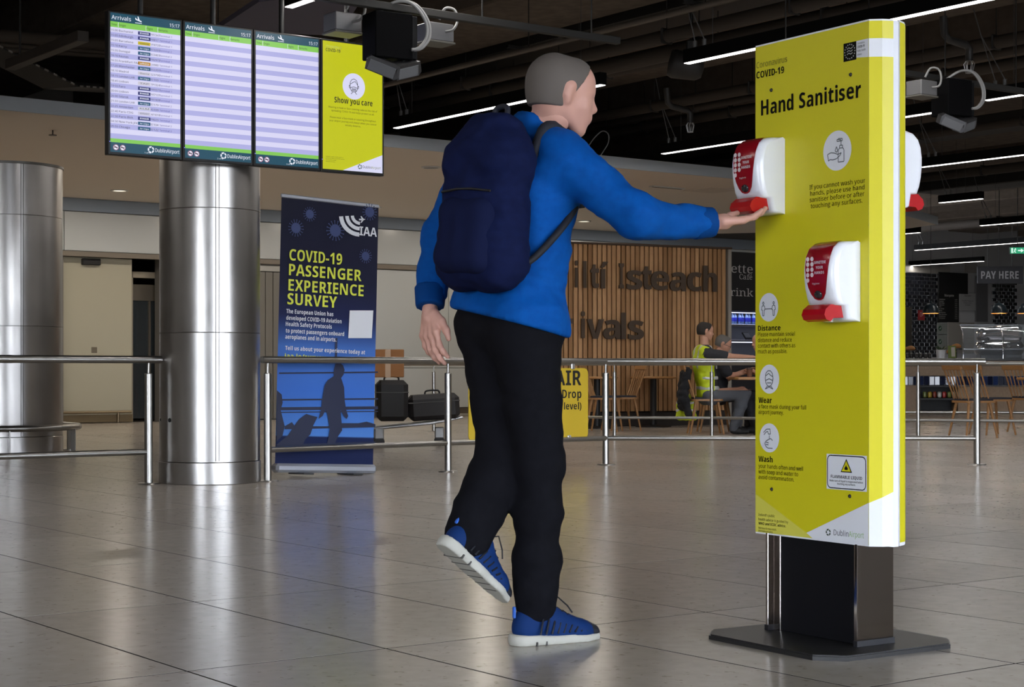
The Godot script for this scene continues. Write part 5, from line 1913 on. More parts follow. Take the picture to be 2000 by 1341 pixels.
func build_backpack(J, person):
	var hip = (J.hl + J.hr) / 2
	var sh = (J.sl + J.sr) / 2
	var up = (sh - hip).normalized()
	var across = (J.sr - J.sl).normalized()
	across = (across - up * across.dot(up)).normalized()
	var back = across.cross(up).normalized()
	if back.z < 0:
		back = -back
	var c = hip.lerp(sh, 0.72) + back * 0.17 + across * 0.03 + person.position
	var o = thing("backpack", "dark navy backpack worn on the blue jacket", "backpack", Transform3D(Basis(across, up, across.cross(up)), c))
	var navy = grained(color(14, 20, 50), color(20, 28, 64), 0.85, 0.0, 0.02, Vector3(3, 3, 3), 35, 0.2)
	var z = Vector3(0, 0, 1 if across.cross(up).dot(back) > 0 else -1)
	var st = begin()
	var bones = []
	for s in [-1, 1]:
		bones.append([Vector3(s * 0.075, -0.18, 0), 0.082, Vector3(s * 0.07, 0.12, 0), 0.08])
		bones.append([Vector3(s * 0.07, 0.12, 0), 0.08, Vector3(s * 0.04, 0.19, -z.z * 0.01), 0.07])
	bones.append([Vector3(-0.07, -0.17, 0), 0.085, Vector3(0.07, -0.17, 0), 0.085])
	bones.append([Vector3(0, -0.17, z.z * 0.01), 0.085, Vector3(0, 0.16, 0), 0.085])
	nets(st, bones, 0.011, 0.04, [], 0.012)
	part("bag", st, navy, o)
	st = begin()
	nets(st, [[Vector3(-0.06, -0.17, z.z * 0.075), 0.045, Vector3(0.06, -0.17, z.z * 0.075), 0.045], [Vector3(-0.06, -0.04, z.z * 0.07), 0.04, Vector3(0.06, -0.04, z.z * 0.07), 0.04], [Vector3(0, -0.17, z.z * 0.08), 0.045, Vector3(0, -0.05, z.z * 0.075), 0.042], [Vector3(-0.06, -0.17, z.z * 0.07), 0.045, Vector3(-0.06, -0.04, z.z * 0.07), 0.04], [Vector3(0.06, -0.17, z.z * 0.07), 0.045, Vector3(0.06, -0.04, z.z * 0.07), 0.04]], 0.01, 0.03)
	part("front_pocket", st, mat(color(18, 24, 54), 0.85, 0.0, 0.2), o)
	st = begin()
	tube(st, [Vector3(-0.1, 0.02, z.z * 0.088), Vector3(-0.03, 0.026, z.z * 0.098), Vector3(0.03, 0.026, z.z * 0.098), Vector3(0.1, 0.02, z.z * 0.088)], 0.004, 6)
	part("zip", st, mat(color(14, 14, 18), 0.5), o)
	st = begin()
	loop_cable(st, [Vector3(-0.03, 0.25, -z.z * 0.03), Vector3(-0.02, 0.285, -z.z * 0.04), Vector3(0.02, 0.285, -z.z * 0.04), Vector3(0.03, 0.25, -z.z * 0.03)], 0.009)
	part("grab_loop", st, mat(color(18, 20, 34), 0.7), o)
	# shoulder straps over the jacket and the strap under the near arm
	var inv = o.transform.affine_inverse()
	for s in [["sl", -1], ["sr", 1]]:
		var j = J[s[0]].lerp(sh, 0.3) + person.position
		var fwd = -back
		st = begin()
		var w = []
		for p in [j + back * 0.1 - up * 0.02, j + up * 0.095 + back * 0.05, j + up * 0.1 + fwd * 0.02, j + fwd * 0.1 + up * 0.03, j + fwd * 0.135 - up * 0.12]:
			w.append(inv * p)
		loop_cable(st, w, 0.017)
		part("shoulder_strap", st, mat(color(16, 18, 30), 0.75), o)
	st = begin()
	var lo = []
	var hr = J.sr.lerp(J.hr, 0.42) + person.position
	for p in [c - up * 0.2 + across * 0.12, hr - up * 0.09 + across * 0.03 + back * 0.1, hr + across * 0.055 + back * 0.02, hr + up * 0.08 + across * 0.04 - back * 0.06, hr + up * 0.15 + across * 0.0 - back * 0.12]:
		lo.append(inv * p)
	loop_cable(st, lo, 0.011)
	part("lower_strap", st, mat(color(14, 15, 24), 0.75), o)

func seated_figure(called_label, P, cols, o_extra := false):
	# P: joints in world space; cols: skin, hair, top, trousers, shoes
	var base = Vector3(P.hip.x, 0, P.hip.z)
	var o = thing("person", called_label, "person", Transform3D(Basis(), base))
	var fw = P.fw
	var sd = fw.cross(Vector3.UP)
	var J = {"neck": P.neck - base, "sl": P.sh - sd * P.sw - base, "sr": P.sh + sd * P.sw - base, "hl": P.hip - sd * 0.09 - base, "hr": P.hip + sd * 0.09 - base}
	var hc = P.head - base
	var st = begin()
	var el = P.el - base
	var er = P.er - base
	var wl = P.wl - base
	var wr = P.wr - base
	var kl = P.kl - base
	var kr = P.kr - base
	var al = P.al - base
	var ar = P.ar - base
	var look = P.look
	var up = (Vector3.UP - look * look.dot(Vector3.UP)).normalized()
	var bones = torso_bones(J, -0.01) + arm_bones(J.sl, el, wl) + arm_bones(J.sr, er, wr) + leg_bones(J.hl, kl, al, -0.012) + leg_bones(J.hr, kr, ar, -0.012)
	bones.append([J.neck, 0.055, hc - look * 0.01 - up * 0.05, 0.055])
	nets(st, bones, 0.017, 0.035)
	nets(st, head_bones(hc, look, up), 0.0065, 0.018)
	for h in [[wl, (wl - el).normalized(), -1.0], [wr, (wr - er).normalized(), 1.0]]:
		var b = (Vector3.UP - h[1] * h[1].dot(Vector3.UP)).normalized()
		nets(st, hand_bones(h[0] + h[1] * 0.02, h[1], b, h[1].cross(b) * -h[2], 1.0, 0.35), 0.006, 0.01)
	part("body", st, cols[0], o)
	if cols[1]:
		hair_on(o, hc, look, up, cols[1], 1.0, -0.05, 0.05)
	face_parts(o, hc, look, up, mat(color(70, 58, 50), 0.8))
	st = begin()
	var sleeve = grown([[J.sl, 0.056, J.sl.lerp(el, 0.85), 0.05], [J.sr, 0.056, J.sr.lerp(er, 0.85), 0.05]], 0.018)
	nets(st, grown(torso_bones(J), 0.014) + sleeve, 0.017, 0.035, [[J.neck + Vector3(0, 0.02, 0), Vector3.UP]], 0.01)
	part("shirt", st, cols[2], o)
	st = begin()
	nets(st, grown(leg_bones(J.hl, kl, al), 0.02) + grown(leg_bones(J.hr, kr, ar), 0.02) + [[J.hl, 0.125, J.hr, 0.125]], 0.017, 0.035, [[J.hl + Vector3(0, 0.07, 0), Vector3.UP]], 0.012)
	part("trousers", st, cols[3], o)
	for a in [al, ar]:
		st = begin()
		var g = Vector3(a.x, 0, a.z)
		nets(st, [[g + Vector3(0, 0.05, 0), 0.045, g + fw * 0.08 + Vector3(0, 0.045, 0), 0.045], [g + fw * 0.08 + Vector3(0, 0.045, 0), 0.045, g + fw * 0.18 + Vector3(0, 0.035, 0), 0.034]], 0.013, 0.02, [[g, Vector3.DOWN]])
		part("shoe", st, cols[4], o)
	return [o, J, hc, look, up]

func build_seated():
	var skin = mat(color(190, 142, 118), 0.6)
	var d = 22.25
	var R = func(x, y, dd): return pt(x, y, dd)
	var fw = Vector3(0.98, 0, -0.2).normalized()
	# man in the high-visibility vest
	var P = {"fw": fw, "look": Vector3(0.97, -0.1, -0.2).normalized(), "hip": R.call(1384, 772, d), "sh": R.call(1373, 690, d), "sw": 0.18, "neck": R.call(1376, 676, d), "head": R.call(1378, 647, d),
		"el": R.call(1418, 700, d - 0.5 + 0.4), "er": R.call(1422, 696, d - 0.22), "wl": R.call(1462, 708, d + 0.1), "wr": R.call(1464, 697, d - 0.1), "kl": R.call(1450, 762, d + 0.12), "kr": R.call(1455, 766, d - 0.12), "al": R.call(1440, 834, d + 0.2), "ar": R.call(1432, 836, d - 0.12)}
	P.el = R.call(1420, 704, d + 0.2)
	var r = seated_figure("person in a yellow high-visibility vest and grey trousers sitting at a cafe table", P, [skin, mat(color(42, 36, 32), 0.85), mat(color(40, 40, 44), 0.8), mat(color(82, 84, 90), 0.85), mat(color(26, 25, 26), 0.6)])
	var o = r[0]
	var J = r[1]
	var st = begin()
	var vest = grown(torso_bones(J), 0.026)
	var arm_cut_l = [J.sl, 0.06, J.sl, 0.06]
	nets(st, vest, 0.015, 0.03, [[J.neck + Vector3(0, 0.0, 0), Vector3(0.35, 0.94, 0).normalized()], [(J.hl + J.hr) / 2 + Vector3(0, -0.04, 0), Vector3.DOWN], [(J.sl + J.sr) / 2 + fw * 0.1, fw]], 0.008)
	part("high_visibility_vest", st, mat(color(196, 214, 26), 0.6), o)
	var tape = mat(color(190, 192, 190), 0.35, 0.2)
	for q in [[0.42, 0.05], [0.18, 0.05]]:
		st = begin()
		var c = ((J.hl + J.hr) / 2).lerp((J.sl + J.sr) / 2, q[0])
		nets(st, grown(torso_bones(J), 0.029), 0.015, 0.03, [[c + Vector3(0, q[1] / 2, 0), Vector3.UP], [c - Vector3(0, q[1] / 2, 0), Vector3.DOWN], [c + fw * 0.135, fw]])
		part("reflective_tape", st, tape, o)
	for k in 2:
		st = begin()
		var s = J.sl if k == 0 else J.sr
		var c = s.lerp((J.sl + J.sr) / 2, 0.45)
		nets(st, grown(torso_bones(J), 0.03), 0.015, 0.03, [[c + fw.cross(Vector3.UP) * 0.025, fw.cross(Vector3.UP)], [c - fw.cross(Vector3.UP) * 0.025, -fw.cross(Vector3.UP)], [c + Vector3(0, -0.2, 0), Vector3.DOWN], [J.neck + Vector3(0, 0.01, 0), Vector3.UP]])
		part("reflective_tape", st, tape, o)
	# grey-haired man with glasses behind him
	d = 22.9
	P = {"fw": fw, "look": Vector3(0.9, -0.35, 0.1).normalized(), "hip": R.call(1402, 772, d), "sh": R.call(1400, 706, d), "sw": 0.18, "neck": R.call(1404, 693, d), "head": R.call(1413, 672, d),
		"el": R.call(1420, 738, d + 0.2), "er": R.call(1424, 734, d - 0.24), "wl": R.call(1456, 724, d + 0.1), "wr": R.call(1452, 728, d - 0.15), "kl": R.call(1462, 768, d + 0.12), "kr": R.call(1464, 768, d - 0.12), "al": R.call(1462, 832, d + 0.1), "ar": R.call(1466, 832, d - 0.12)}
	r = seated_figure("person with grey hair and glasses leaning over the table behind the yellow vest", P, [skin, mat(color(98, 94, 90), 0.85), mat(color(38, 40, 46), 0.8), mat(color(44, 44, 48), 0.85), mat(color(26, 25, 26), 0.6)])
	st = begin()
	var hc = r[2]
	var lk = r[3]
	var sd = lk.cross(r[4]).normalized()
	for s in [-1, 1]:
		var ring = []
		for k in 13:
			ring.append(hc + lk * 0.1 + sd * (s * 0.032 + cos(TAU * k / 12) * 0.025) + r[4] * (sin(TAU * k / 12) * 0.02 - 0.003))
		tube(st, ring, 0.0025, 5, false)
		tube(st, [hc + lk * 0.098 + sd * s * 0.057, hc - lk * 0.01 + sd * s * 0.086], 0.0025, 5)
	tube(st, [hc + lk * 0.103 - sd * 0.008, hc + lk * 0.103 + sd * 0.008], 0.0025, 5)
	part("glasses", st, mat(color(20, 20, 20), 0.3), r[0])
	# bald man across the table, mostly behind the yellow stand
	d = 22.6
	var bw = Vector3(-0.98, 0, 0.2).normalized()
	P = {"fw": bw, "look": Vector3(-0.97, -0.15, 0.2).normalized(), "hip": R.call(1518, 772, d), "sh": R.call(1494, 708, d), "sw": 0.19, "neck": R.call(1490, 692, d), "head": R.call(1484, 668, d),
		"el": R.call(1490, 738, d + 0.25), "er": R.call(1494, 738, d - 0.25), "wl": R.call(1474, 727, d + 0.12), "wr": R.call(1476, 727, d - 0.12), "kl": R.call(1462, 772, d + 0.3), "kr": R.call(1462, 772, d + 0.55), "al": R.call(1480, 838, d + 0.12), "ar": R.call(1478, 838, d - 0.12)}
	P.kl = R.call(1456, 770, d + 0.12)
	P.kr = R.call(1458, 770, d - 0.12)
	seated_figure("bald person in a dark jacket on the far side of the cafe table", P, [skin, null, mat(color(30, 30, 34), 0.8), mat(color(40, 40, 46), 0.85), mat(color(26, 25, 26), 0.6)])

# ---------------------------------------------------------------- slatted wall and cafe
func build_slat_wall():
	var right = Vector3(427.0 / FOCAL * 26.0, 0, -26.0)
	var left = Vector3(80.0 / FOCAL * 24.66, 0, -24.66)
	var u = (right - left).normalized()
	var start = right - u * 3.9
	var xf = Transform3D(Basis(u, Vector3.UP, u.cross(Vector3.UP)), start)
	var o = structure("wall_slats", "timber slatted screen wall carrying large metal letters", xf)
	var len = (right - start).length()
	var h = 2.66
	var st = begin()
	box(st, Vector3(len / 2, h / 2, -0.1), Vector3(len, h, 0.1))
	part("backing", st, mat(color(36, 27, 20), 0.8), o)
	st = begin()
	box(st, Vector3(len - 0.02, h / 2 + 0.01, -0.05), Vector3(0.06, h + 0.02, 0.13), Basis(), 0.004)
	part("end_post", st, mat(color(150, 142, 132), 0.6), o)
	st = begin()
	box(st, Vector3(len / 2, h + 0.01, -0.06), Vector3(len + 0.02, 0.03, 0.18), Basis(), 0.003)
	part("cap", st, mat(color(70, 52, 38), 0.6), o)
	st = begin()
	box(st, Vector3(len / 2, 0.1, -0.03), Vector3(len, 0.2, 0.04))
	part("plinth", st, mat(color(38, 32, 28), 0.7), o)
	var woods = []
	for k in 5:
		var m = grained(color(142 + k * 10, 102 + k * 9, 64 + k * 8), color(176 + k * 9, 132 + k * 9, 86 + k * 8), 0.6, 0.0, 0.01, Vector3(6, 0.6, 6), 50 + k)
		woods.append(m)
	var st0 = begin()
	box(st0, Vector3(0, (h + 0.22) / 2, 0), Vector3(0.062, h - 0.22, 0.034), Basis(), 0.003)
	st0.generate_normals()
	var slat = st0.commit()
	var n = int(len / 0.0785)
	for k in n - 1:
		shared("slat", slat, woods[rng.randi() % 5], o, Transform3D(Basis(), Vector3(0.045 + k * len / n, 0, -0.025)))
	# raised letters
	var bronze = mat(color(92, 78, 66), 0.42, 0.5)
	var f = Transform3D(xf.basis, xf * Vector3(0, 0, 0.03))
	var sign_ = thing("wall_lettering", "large dark metal letters mounted on the timber slat wall", "lettering", Transform3D(xf.basis, xf * Vector3(0, 0, -0.006)))
	for q in [["F", 1044, 1066, 564], ["á", 1071, 1097, 564], ["i", 1122, 1127, 561], ["l", 1138, 1144, 562], ["t", 1152, 1168, 562], ["í", 1172, 1186, 563], ["I", 1208, 1217, 563], ["s", 1223, 1253, 565], ["t", 1253, 1271, 565], ["e", 1270, 1305, 566], ["a", 1307, 1338, 568], ["c", 1341, 1369, 568], ["h", 1372, 1399, 569],
			["A", 1010, 1052, 658], ["r", 1068, 1086, 659], ["r", 1096, 1118, 660], ["i", 1134, 1141, 660], ["v", 1145, 1178, 661], ["a", 1177, 1210, 662], ["l", 1212, 1221, 662], ["s", 1226, 1256, 663]]:
		var p = on(f, q[1], q[3])
		var e = on(f, q[2], q[3])
		st = begin()
		letters(st, q[0], Transform3D(), p.x, p.y, e.x - p.x, 0.36, bold, 0.05, 0.03)
		part("letter", st, bronze, sign_)
	# tables and chairs before the slats
	wooden_chair()
	round_table(gd(1276, 25.0), "round cafe table on a black pedestal before the timber slats", 0.34)
	round_table(gd(1166, 24.4), "round cafe table between the two wooden chairs by the handrail sign", 0.3)

var chair0

func wooden_chair():
	# spindle-back chair facing +x, standing on the origin
	var o = thing("wooden_chair", "spindle-back wooden chair the vested person sits on", "chair", Transform3D(Basis(), gd(1378, 22.25)), "spindle-back chairs of the cafe")
	var oak = grained(color(142, 100, 58), color(176, 130, 82), 0.5, 0.0, 0.02, Vector3(4, 4, 4), 70)
	var st = begin()
	var seat = Transform3D(Basis(Vector3(1, 0, 0), Vector3(0, 0, -1), Vector3(0, 1, 0)), Vector3.ZERO)
	prism(st, rounded(-0.2, -0.21, 0.22, 0.21, 0.08, 4), 0.43, 0.455, seat)
	part("seat", st, oak, o)
	st = begin()
	prism(st, rounded(-0.18, -0.19, 0.2, 0.19, 0.07, 4), 0.455, 0.478, seat)
	part("cushion", st, mat(color(36, 38, 48), 0.85), o)
	for s in [[-1, -1], [-1, 1], [1, -1], [1, 1]]:
		st = begin()
		tube(st, [Vector3(s[0] * 0.14, 0.44, s[1] * 0.14), Vector3(s[0] * 0.18, 0.2, s[1] * 0.175), Vector3(s[0] * 0.215, 0.0, s[1] * 0.2)], 0.02, 8, true, 0.012)
		part("leg", st, oak, o)
	for k in 6:
		var z = lerpf(-0.16, 0.16, k / 5.0)
		st = begin()
		tube(st, [Vector3(-0.17 + 0.02 * absf(z) / 0.16, 0.45, z), Vector3(-0.29, 0.84, z * 1.12)], 0.011 if k in [0, 5] else 0.008, 7)
		part("spindle", st, oak, o)
	st = begin()
	box(st, Vector3(-0.295, 0.865, 0), Vector3(0.03, 0.075, 0.42), Basis(Vector3.FORWARD, -0.28), 0.008)
	part("crest_rail", st, oak, o)
	chair0 = o
	var turn = func(an): return Basis(Vector3.UP, an)
	copy_of(o, Transform3D(turn.call(-0.25), gd(1180, 23.2)), "spindle-back wooden chair with its back to the yellow rail sign")
	copy_of(o, Transform3D(turn.call(PI + 0.3), gd(1213, 23.6)), "spindle-back wooden chair facing the rail sign, beside the round pedestal table")
	copy_of(o, Transform3D(turn.call(0.3), gd(1900, 21.0)), "spindle-back wooden chair behind the end post of the handrail")
	copy_of(o, Transform3D(turn.call(0.3), gd(1938, 22.0)), "spindle-back wooden chair pushed in beyond the end post of the handrail")
	copy_of(o, Transform3D(turn.call(0.45), gd(2012, 22.9)), "spindle-back wooden chair at the small square table")
	copy_of(o, Transform3D(turn.call(PI), gd(1516, 22.6)), "spindle-back wooden chair the bald person sits on")
	copy_of(o, Transform3D(turn.call(0.0), gd(1396, 22.9)), "spindle-back wooden chair the grey-haired person sits on")

func round_table(p, label, r):
	var o = thing("cafe_table", label, "table", Transform3D(Basis(), p))
	var st = begin()
	lathe(st, [Vector2(0, 0.735), Vector2(r - 0.01, 0.735), Vector2(r, 0.725), Vector2(r, 0.71), Vector2(r - 0.02, 0.7), Vector2(0, 0.7)], 32)
	part("table_top", st, mat(color(168, 120, 70), 0.4), o)
	st = begin()
	tube(st, [Vector3(0, 0.02, 0), Vector3(0, 0.7, 0)], 0.05, 14)
	part("pedestal", st, mat(color(24, 24, 26), 0.5), o)
	st = begin()
	lathe(st, [Vector2(0, 0.035), Vector2(0.08, 0.03), Vector2(0.26, 0.012), Vector2(0.26, 0.0)], 28)
	part("foot", st, mat(color(24, 24, 26), 0.5), o)

func build_cafe_front():
	# table of the seated group
	var c = gd(1500, 22.4)
	var o = thing("cafe_table", "oblong wooden cafe table of the seated group", "table", Transform3D(Basis(), c))
	var st = begin()
	box(st, Vector3(0, 0.72, 0), Vector3(0.98, 0.035, 1.5), Basis(), 0.008)
	part("table_top", st, mat(color(170, 122, 72), 0.45), o)
	for s in [-1, 1]:
		st = begin()
		tube(st, [Vector3(0, 0.02, s * 0.45), Vector3(0, 0.7, s * 0.45)], 0.04, 12)
		box(st, Vector3(0, 0.012, s * 0.45), Vector3(0.5, 0.024, 0.1), Basis(), 0.008)
		part("pedestal", st, mat(color(24, 24, 26), 0.5), o)
	var cup = thing("paper_cup", "brown paper cup on the seated group's table", "cup", Transform3D(Basis(), pt(1464, 735, 22.0) * Vector3(1, 0, 1) + Vector3(0, 0.738, 0)))
	st = begin()
	lathe(st, [Vector2(0, 0.001), Vector2(0.03, 0.0), Vector2(0.04, 0.1)], 18)
	part("body", st, mat(color(112, 74, 54), 0.7), cup)
	st = begin()
	lathe(st, [Vector2(0.042, 0.098), Vector2(0.042, 0.106), Vector2(0.036, 0.114), Vector2(0, 0.114)], 18)
	part("lid", st, mat(color(60, 46, 40), 0.5), cup)
	# jacket and vest hung on the chair's back
	o = thing("hung_jacket", "black jacket hung over the back of the vested person's chair", "jacket", Transform3D(Basis(), gd(1336, 22.25)))
	st = begin()
	nets(st, [[Vector3(0.04, 0.82, -0.16), 0.045, Vector3(0.04, 0.82, 0.16), 0.045], [Vector3(0.02, 0.78, -0.14), 0.055, Vector3(-0.03, 0.5, -0.12), 0.06], [Vector3(0.02, 0.78, 0.14), 0.055, Vector3(-0.03, 0.45, 0.12), 0.065], [Vector3(0.0, 0.75, 0), 0.06, Vector3(-0.02, 0.36, 0.03), 0.07], [Vector3(-0.02, 0.5, 0.12), 0.06, Vector3(0.05, 0.26, 0.13), 0.05]], 0.015, 0.04, [], 0.02)
	part("cloth", st, mat(color(24, 24, 28), 0.9), o)
	o = thing("hung_vest", "yellow high-visibility vest hanging below the black jacket", "vest", Transform3D(Basis(), gd(1340, 22.4)))
	st = begin()
	nets(st, [[Vector3(-0.05, 0.46, -0.05), 0.05, Vector3(0.1, 0.46, 0.02), 0.05], [Vector3(-0.06, 0.42, 0.02), 0.06, Vector3(-0.09, 0.22, 0.02), 0.045], [Vector3(0.05, 0.42, 0.02), 0.065, Vector3(0.08, 0.22, 0.02), 0.05], [Vector3(-0.08, 0.22, 0.02), 0.045, Vector3(0.1, 0.22, 0.02), 0.045]], 0.014, 0.04, [], 0.02)
	part("cloth", st, mat(color(190, 208, 24), 0.7), o)
	for y in [0.4, 0.3]:
		st = begin()
		nets(st, grown([[Vector3(-0.06, 0.42, 0.02), 0.06, Vector3(-0.09, 0.22, 0.02), 0.045], [Vector3(0.05, 0.42, 0.02), 0.065, Vector3(0.08, 0.22, 0.02), 0.05], [Vector3(-0.08, 0.22, 0.02), 0.045, Vector3(0.1, 0.22, 0.02), 0.045]], 0.008), 0.014, 0.04, [[Vector3(0, y + 0.02, 0), Vector3.UP], [Vector3(0, y - 0.02, 0), Vector3.DOWN]])
		part("reflective_tape", st, mat(color(196, 198, 196), 0.35), o)
	# fridge counter and black fascia seen between the slats and the stand
	var d = 30.0
	var xf = hall_plane(0)
	xf.origin = gd(1450, d)
	var fr = structure("wall_cafe_front", "black cafe fascia over a lit servery", Transform3D(Basis(B, Vector3.UP, -A), gd(1450, d)))
	st = begin()
	box(st, Vector3(0.9, 2.37, 0), Vector3(4.4, 1.02, 0.15), Basis(), 0.005)
	part("fascia_board", st, mat(color(27, 27, 29), 0.6), fr)
	st = begin()
	box(st, Vector3(0.9, 1.0, -1.3), Vector3(4.4, 2.0, 0.1))
	part("rear_panel", st, mat(color(120, 124, 140), 0.4), fr)
	var face = Transform3D(Basis(B, Vector3.UP, -A), gd(1450, d) - A * 0.08)
	st = begin()
	var lf = Transform3D(Basis(), Vector3(0, 0, 0.08))
	for q in [["Marqette", 1362, 529, 1470, 17, serif], ["Café", 1444, 545, 1469, 10, serif], ["drink", 1413, 577, 1471, 15, serif]]:
		var p = on(face, q[1], q[2])
		var e = on(face, q[3], q[2])
		letters(st, q[0], lf, p.x, p.y, e.x - p.x, on(face, q[1], q[2] - q[4]).y - p.y, q[5], 0.002)
	part("fascia_text", st, mat(color(190, 186, 184), 0.5), fr)
	var shelf = thing("servery_shelf", "lit steel servery shelves under the black cafe fascia", "shelf", Transform3D(Basis(B, Vector3.UP, -A), gd(1450, d + 0.55)))
	for y in [1.0, 1.35, 1.62]:
		st = begin()
		box(st, Vector3(0.5, y, 0), Vector3(2.6, 0.03, 0.4), Basis(), 0.004)
		part("shelf_board", st, mat(color(150, 152, 160), 0.3, 0.6), shelf)
	for y in [1.34, 1.86]:
		st = begin()
		box(st, Vector3(0.5, y - 0.022, 0.17), Vector3(2.4, 0.012, 0.02))
		part("shelf_light", st, glow(Color(0.86, 0.88, 1.0), 2.2), shelf)
	st = begin()
	box(st, Vector3(0.5, 0.5, 0), Vector3(2.6, 0.98, 0.4))
	part("cabinet", st, mat(color(44, 44, 48), 0.5), shelf)
	var l = AreaLight3D.new()
	l.name = "shelf_lamp"
	l.area_size = Vector2(2.4, 0.03)
	l.light_energy = 0.35
	l.light_color = Color(0.86, 0.88, 1.0)
	l.area_range = 60
	l.shadow_enabled = true
	shelf.add_child(l)
	l.position = Vector3(0.5, 1.82, 0.2)
	l.rotation = Vector3(-PI / 2, 0, 0)
	for k in 10:
		var bx = Vector3(-0.34 + 0.085 * (k % 10), 1.635, 0.1 - 0.02 * (k % 2))
		var bo = thing("water_bottle", "small blue capped water bottle on the lit servery shelf", "bottle", Transform3D(Basis(), shelf.transform * bx), "water bottles on the servery shelf")
		st = begin()
		lathe(st, [Vector2(0, 0.0), Vector2(0.032, 0.002), Vector2(0.032, 0.14), Vector2(0.014, 0.18), Vector2(0.014, 0.195)], 12, Transform3D(), false)
		part("body", st, mat(color(120, 150, 205), 0.15), bo)
		st = begin()
		lathe(st, [Vector2(0.0335, 0.05), Vector2(0.0335, 0.12)], 12)
		lathe(st, [Vector2(0.016, 0.19), Vector2(0.016, 0.215), Vector2(0, 0.215)], 10)
		part("label_and_cap", st, mat(color(30, 44, 170), 0.4), bo)
	var till = thing("card_terminal", "dark payment terminal leaning on the servery shelf", "terminal", Transform3D(Basis(B, Vector3.UP, -A) * Basis(Vector3.RIGHT, -0.7), shelf.transform * Vector3(0.02, 1.42, 0.1)))
	st = begin()
	box(st, Vector3.ZERO, Vector3(0.16, 0.2, 0.03), Basis(), 0.01)
	part("body", st, mat(color(50, 52, 60), 0.4), till)
	st = begin()
	box(st, Vector3(0, 0.02, 0.016), Vector3(0.13, 0.11, 0.004))
	part("glass", st, mat(color(150, 155, 170), 0.1), till)

